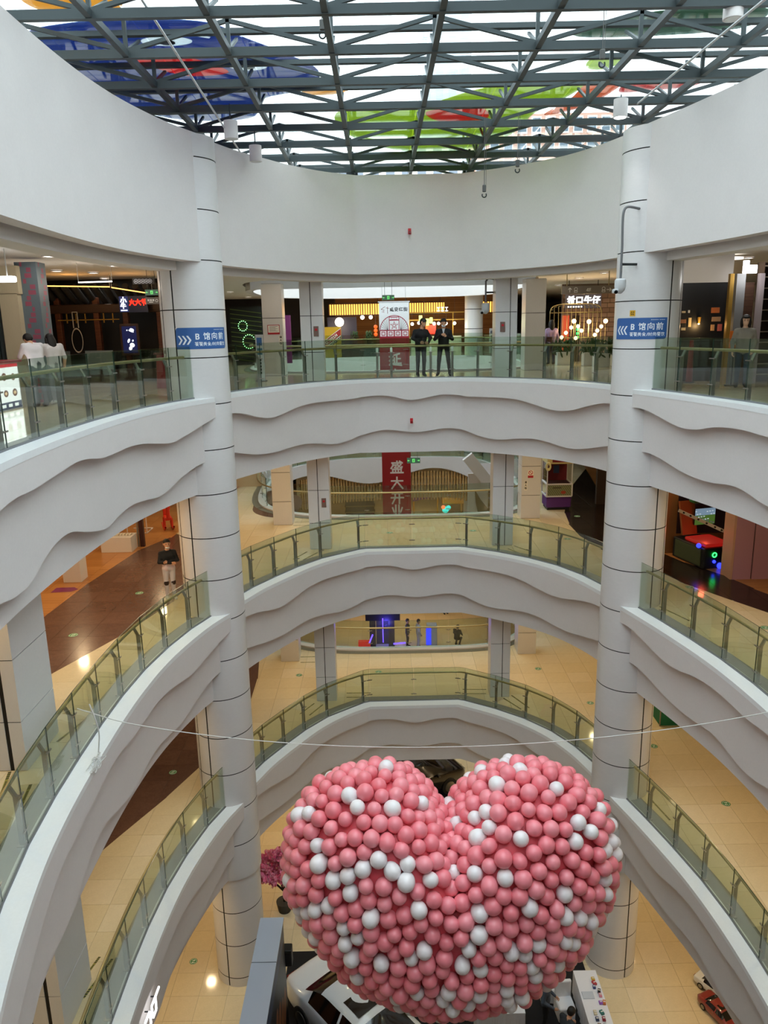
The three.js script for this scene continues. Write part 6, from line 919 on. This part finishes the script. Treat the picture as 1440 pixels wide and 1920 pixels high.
tag(put('floor_decal', slab([[-9.3, 20.2], [-8.75, 20.25], [-8.62, 20.44], [-8.8, 20.62], [-9.3, 20.6]], 10.8, 10.803), new THREE.MeshStandardMaterial({ color: 0x7a2a62, roughness: 0.4 })), 'purple arrow decal on the wooden floor', 'decal');
// claw machine
{
  const g = thing('claw_machine', 'red and white claw machine with striped front and purple base', 'claw machine', [6.72, 10.8, 29.1]), wf = C.white, f = (a, b) => bar(a, b, 0.05);
  put('base', rbox(0.95, 0.42, 0.85, 0.03, 0, 0.31, 0), std(0x5a2a74, 0.5), g); put('foot', box(0.85, 0.1, 0.75, 0, 0.05, 0), C.black, g);
  put('front_panel', ...board(0.94, 0.42, 0.03, canvasTex(256, 116, (c) => { c.fillStyle = '#6a6c50'; c.fillRect(0, 0, 256, 116); c.strokeStyle = '#8d9068'; c.lineWidth = 9; for (let i = -6; i < 16; i++) { c.beginPath(); c.moveTo(i * 22, 0); c.lineTo(i * 22 + 80, 116); c.stroke(); } c.fillStyle = '#a8432c'; c.beginPath(); c.ellipse(170, 80, 26, 18, 0, 0, 7); c.fill(); c.fillStyle = '#4a4438'; c.fillRect(60, 24, 90, 12); }), wf), g).position.set(0, 0.78, 0.44);
  put('frame', merge([f([-.48, .55, -.45], [.48, .55, -.45]), f([-.48, 1.02, -.45], [.48, 1.02, -.45]), f([-.48, .55, .45], [-.48, 1.02, .45]), f([-.48, .55, -.45], [-.48, 1.02, -.45]), f([.48, .55, -.45], [.48, 1.02, -.45]), f([-.48, 1.02, -.45], [-.48, 1.02, .45]), f([.48, 1.02, -.45], [.48, 1.02, .45]), f([-.48, .55, -.45], [-.48, .55, .45])]), wf, g);
  put('prize_bed', box(0.9, 0.06, 0.84, 0, 0.98, 0), std(0x3a0a12, 0.9), g); put('back_panel', box(0.94, 0.9, 0.05, 0, 1.4, 0.43), std(0x6a1220, 0.6), g); put('side_screen', box(0.22, 0.3, 0.02, 0.05, 1.45, 0.39), std(0x2a3f66, 0.3), g);
  for (const [x, z] of [[-.47, -.44], [.47, -.44], [-.47, .44], [.47, .44]]) put('corner_post', rod([x, 1.02, z], [x, 1.85, z], 0.022), wf, g);
  put('canopy', rbox(1.0, 0.3, 0.95, 0.04, 0, 1.95, 0), std(0xd9c68a, 0.5), g); put('title_sign', box(0.7, 0.14, 0.03, 0.05, 1.95, -0.49), std(0x7a1c1c, 0.5), g); put('horn_ornament', new THREE.TorusGeometry(0.1, 0.045, 8, 20).scale(0.8, 1.2, 1).translate(-0.46, 1.72, 0.5), std(0xe8dca0, 0.5), g);
  put('glass_side', box(0.01, 0.8, 0.84, -0.46, 1.42, 0), C.glass, g);
}
wLab('cream shopfront wall behind the claw machine', [6.2, 8.4, 10.8, 14.1, 33.6, 33.8], C.cream); wLab('dark brown shutter wall at the rear right of the third floor', [8.4, 13.6, 10.8, 14.1, 29.5, 29.7], std(0x3a2a1e, 0.8)); wLab('red-brown door jamb left of the right round column', [7.0, 7.12, 10.8, 14.1, 20.4, 20.7], std(0x5a2a22, 0.6));
// arcade bay on the right
wLab('tan side wall of the arcade bay', [8.5, 8.98, 10.8, 14.1, 22.75, 22.95], std(0x8a5c2c, 0.7)); wLab('grey-violet rear wall of the arcade bay', [8.98, 12.5, 10.8, 14.1, 25.0, 25.2], std(0x4a4858, 0.6));
{
  const g = thing('glow_tinted_pillar', 'broad pillar with black joints on the right, pink arcade light put into its white panel colour', 'pillar', [10.4, 10.8, 20.16]);
  put('core', box(1.6, 3.3, 0.5, 0, 1.65, 0.3), C.joint, g); put('side_panel', box(0.06, 3.3, 0.6, -0.83, 1.65, 0.3), std(0xd0a184, 0.6), g);  // cream side panel, orange light painted into its colour
  for (const [x, w] of [[-0.55, 0.5], [-0.02, 0.5], [0.51, 0.5]]) put('panel', box(w, 3.3, 0.03, x, 1.65, 0.0), std(0xc08c98, 0.6), g);  // white panels, pink glow of the arcade painted into their colour
}
{
  const g = thing('arcade_game', 'big arcade game with red lit play field and green ring light', 'arcade machine', [9.45, 10.8, 21.9], 0.25);
  put('cabinet', rbox(0.95, 0.62, 1.5, 0.04, 0, 0.31, 0), std(0x14181a, 0.4), g); put('side_art', box(0.02, 0.5, 1.2, -0.49, 0.32, 0), std(0x4c5636, 0.5), g);
  put('play_field', rbox(0.85, 0.1, 1.0, 0.04, 0.02, 0.68, -0.2), glow(0xd8241c, 0.25), g); put('tower_panel', bar([-0.1, 0.7, 0.5], [-0.1, 1.7, 0.75], 0.5, 0.08), std(0x8a4a24, 0.5), g);
  put('screen', ...board(0.7, 0.5, 0.05, canvasTex(200, 140, (c) => { c.fillStyle = '#7d94a8'; c.fillRect(0, 0, 200, 60); c.fillStyle = '#4c6a2c'; c.fillRect(0, 60, 200, 80); c.fillStyle = '#c9d6dc'; for (let i = 0; i < 14; i++) c.fillRect((i * 41) % 190, 20 + (i * 23) % 90, 16, 8); c.fillStyle = '#6a4a7a'; for (let i = 0; i < 8; i++) c.fillRect((i * 53) % 190, 66 + (i * 17) % 60, 10, 10); }), C.black, 0.5), g).position.set(0.35, 1.25, -0.45);
  put('marquee', rbox(0.95, 0.3, 0.3, 0.05, 0.3, 1.85, 0.4), std(0x1c5a24, 0.5), g); put('marquee_sign', rbox(0.4, 0.16, 0.04, 0.02, 0.42, 1.85, 0.22), glow(0xc82a1c, 0.7), g); put('bulb', ball(0.06, 0.02, 1.95, 0.22, 12), glow(0xf4f0b0, 2), g);
  put('ring_light', new THREE.TorusGeometry(0.065, 0.016, 8, 24).translate(-0.15, 0.42, 0.77), glow(0x2cff5a, 3), g); put('blue_light', merge([ball(0.05, -0.15, 0.22, -0.77, 10), ball(0.09, 0.05, 0.08, -0.77, 10), ball(0.07, -0.5, 0.66, -0.5, 10)]), glow(0x2a35ff, 2), g);
  const p = new THREE.PointLight(0xff5a40, 0.35); p.position.set(9.4, 11.75, -21.6); p.castShadow = true; p.shadow.radius = 4; p.name = 'arcade_light'; scene.add(p);
  const t = thing('barrier_tape', 'white barrier tape with black marks strung across the arcade bay', 'tape'); put('tape_band', bar([8.55, 12.45, 21.6], [9.62, 11.98, 20.9], 0.012, 0.09), std(0xd9c9b4, 0.6), t); put('print_marks', merge([0.1, 0.25, 0.42, 0.6, 0.78, 0.92].map((u) => bar([lerp(8.55, 9.62, u), lerp(12.45, 11.98, u), lerp(21.6, 20.9, u)], [lerp(8.55, 9.62, u + 0.04), lerp(12.45, 11.98, u + 0.04), lerp(21.6, 20.9, u + 0.04)], 0.016, 0.05))), C.black, t);
}
// slatted screen, stalls and stair beyond the second atrium
{
  const g = thing('slat_screen', 'long vertical timber slat screen hanging behind the second atrium', 'screen', [0, 8.45, 0]), P = loop2.filter((p) => p.f > 39.3), slat = new THREE.BoxGeometry(0.06, 1.6, 0.1), far = std(0xd9b070, 0.5, { map: T.wood }); let s0 = -1;
  for (const p of path(P.flatMap((p, i) => i < P.length - 1 ? Array.from({ length: 16 }, (_, k) => offs({ ...p, x: lerp(p.x, P[i + 1].x, k / 16), f: lerp(p.f, P[i + 1].f, k / 16) }, 0.12)) : []), cen2)) if (p.s - s0 > 0.15) { s0 = p.s; const m = put('slat', slat, far, g); m.position.set(p.x, 0.8, -p.f); m.rotation.y = Math.atan2(-p.nx, p.nf); }
  for (const y of [0.35, 0.8, 1.25]) put('cross_rail', sweep(P, () => [[0.2, y], [0.2, y + 0.05], [0.24, y + 0.05], [0.24, y]]), far, g);
  put('back_board', sweep(P, () => [[0.42, 0.05], [0.42, 1.75], [0.46, 1.75], [0.46, 0.05]]), std(0xd9c79c, 0.7), g);
}
build('stall_shelves', 'dark stacked shelf stall beyond the slat screen', 'stall', [-1.6, 5.4, 50], [['shelf_unit', box(1.9, 1.8, 0.6, 0, 0.9, 0), std(0x2f2a22, 0.6)], ['shelf_board', merge([0.4, 0.8, 1.2, 1.6].map((y) => box(2.0, 0.06, 0.7, 0, y, 0))), std(0x5a5236, 0.5)], ['light_box', box(0.7, 0.5, 0.05, 0.9, 1.7, -0.36), glow(0xffd890, 1.2)]]);
build('gold_kiosk', 'gold framed kiosk with neon sign beyond the slat screen', 'kiosk', [3.6, 5.4, 50], [['frame', merge([rod([-1.6, 0, 0], [-1.6, 1.6, 0], 0.06), rod([1.6, 0, 0], [1.6, 1.6, 0], 0.06), rod([-1.6, 1.6, 0], [1.6, 1.2, 0], 0.06), rod([-1.6, 1.2, 0], [1.6, 1.6, 0], 0.05), rod([0, 0, 0], [0, 1.4, 0], 0.06)]), C.goldPaint], ['roof', rbox(1.6, 0.7, 0.8, 0.1, 1.1, 1.1, 0.3), std(0xb08a3a, 0.5)], ['neon_sign', merge([ball(0.22, 0.5, 0.45, -0.3, 14), ball(0.16, 0.7, 0.6, -0.35, 12)]), glow(0x40d8d0, 1.0)], ['neon_sign', ball(0.14, 0.35, 0.65, -0.4, 12), glow(0xf08050, 1.0)], ['banner_sign', bar([-1.7, 1.2, -0.4], [-0.2, 1.5, -0.4], 0.06, 0.26), std(0x5a3a64, 0.5)]]);
wLab('cream back wall of the far second floor shops', [-10, 12, 5.4, 8.7, 57, 57.2], C.cream); wLab('cream back wall of the far ground floor', [-10, 12, -0.4, 3.3, 57.4, 57.6], C.cream);
build('stair_balustrade', 'white sloping stair side with glass at the right of the second atrium', 'stair', [4.2, 9.6, 33.2], [['stringer', bar([-0.5, 2.6, 0], [0.6, 1.2, 0], 0.3, 0.5), C.white], ['glass_pane', box(0.9, 0.9, 0.02, 0.25, 2.7, 0.2), C.glass], ['side_skirt', box(0.9, 1.8, 0.1, 0.0, 0.9, 0.2), C.white], ['wavy_inlay', new THREE.ExtrudeGeometry(new THREE.Shape([[-0.25, 1.0], [0.0, 0.55], [0.35, 0.1], [0.42, -0.1], [-0.1, -0.1], [-0.2, 0.4]].map((p) => new THREE.Vector2(...p))), { depth: 0.02, bevelEnabled: false }).translate(0.1, 0.1, -0.1), std(0x7a6a44, 0.7)]]);
// second floor right: green counter
build('green_counter', 'green-clothed counter with glass case on the second floor right', 'counter', [9.0, 5.4, 22.4], [['cloth', rbox(0.9, 0.7, 1.1, 0.02, 0, 0.35, 0), std(0x1d7a58, 0.7)], ['glass_case', box(0.7, 0.35, 0.9, 0, 0.88, 0), C.glass], ['leg_bar', merge([bar([-0.45, 0, -0.55], [-0.45, 0.9, -0.55], 0.03), bar([0.45, 0, -0.55], [0.45, 0.9, -0.55], 0.03)]), C.chrome]]);
// far ground floor: blue game stand
build('game_stand', 'black game stand with blue neon lights on the far ground floor', 'game stand', [-0.2, -0.4, 41.9], [['gate_post', box(0.35, 2.2, 0.4, -0.6, 1.1, 0), C.black], ['gate_post', box(0.35, 2.2, 0.4, 0.5, 1.1, 0), C.black], ['top_beam', box(2.0, 0.5, 0.5, 0, 1.9, 0), C.black], ['center_wall', box(0.8, 1.6, 0.1, 0, 0.8, 0.3), std(0x16163a, 0.5)], ['neon_tube', merge([rod([0, 0.3, -0.25], [0, 1.8, -0.25], 0.025), rod([-0.8, 0.3, -0.25], [-0.6, 0.8, -0.25], 0.04), rod([0.6, 0.2, -0.25], [1.3, 0.25, -0.25], 0.05)]), glow(0x5a3cff, 3)], ['red_base', box(0.7, 0.35, 0.3, -1.1, 0.18, -0.1), glow(0xd82a1c, 0.5)]]);
build('blue_vending_machine', 'blue and white lit machine beside the far shoppers', 'machine', [2.65, -0.4, 41.9], [['body', rbox(0.6, 1.3, 0.5, 0.04, 0, 0.65, 0), std(0xbfc4dc, 0.4)], ['blue_panel', box(0.3, 1.1, 0.03, -0.2, 0.65, -0.26), glow(0x2a3cff, 1.0)]]);
{ const p = new THREE.PointLight(0x5a50ff, 5); p.position.set(0, 1.0, -41.4); p.castShadow = true; p.shadow.radius = 5; p.name = 'game_stand_light'; scene.add(p); }
for (const [x, f] of [[-2.5, 45.5], [1.5, 45.5], [4.5, 45.5], [-1.5, 48.5], [3.2, 48.5]]) downlight(x, 8.74, f, 13, LAMP_WARM, 'round warm downlight over the far second floor stalls', 0.12, 'downlights over the far second floor stalls');
renderer.render(scene, camera);
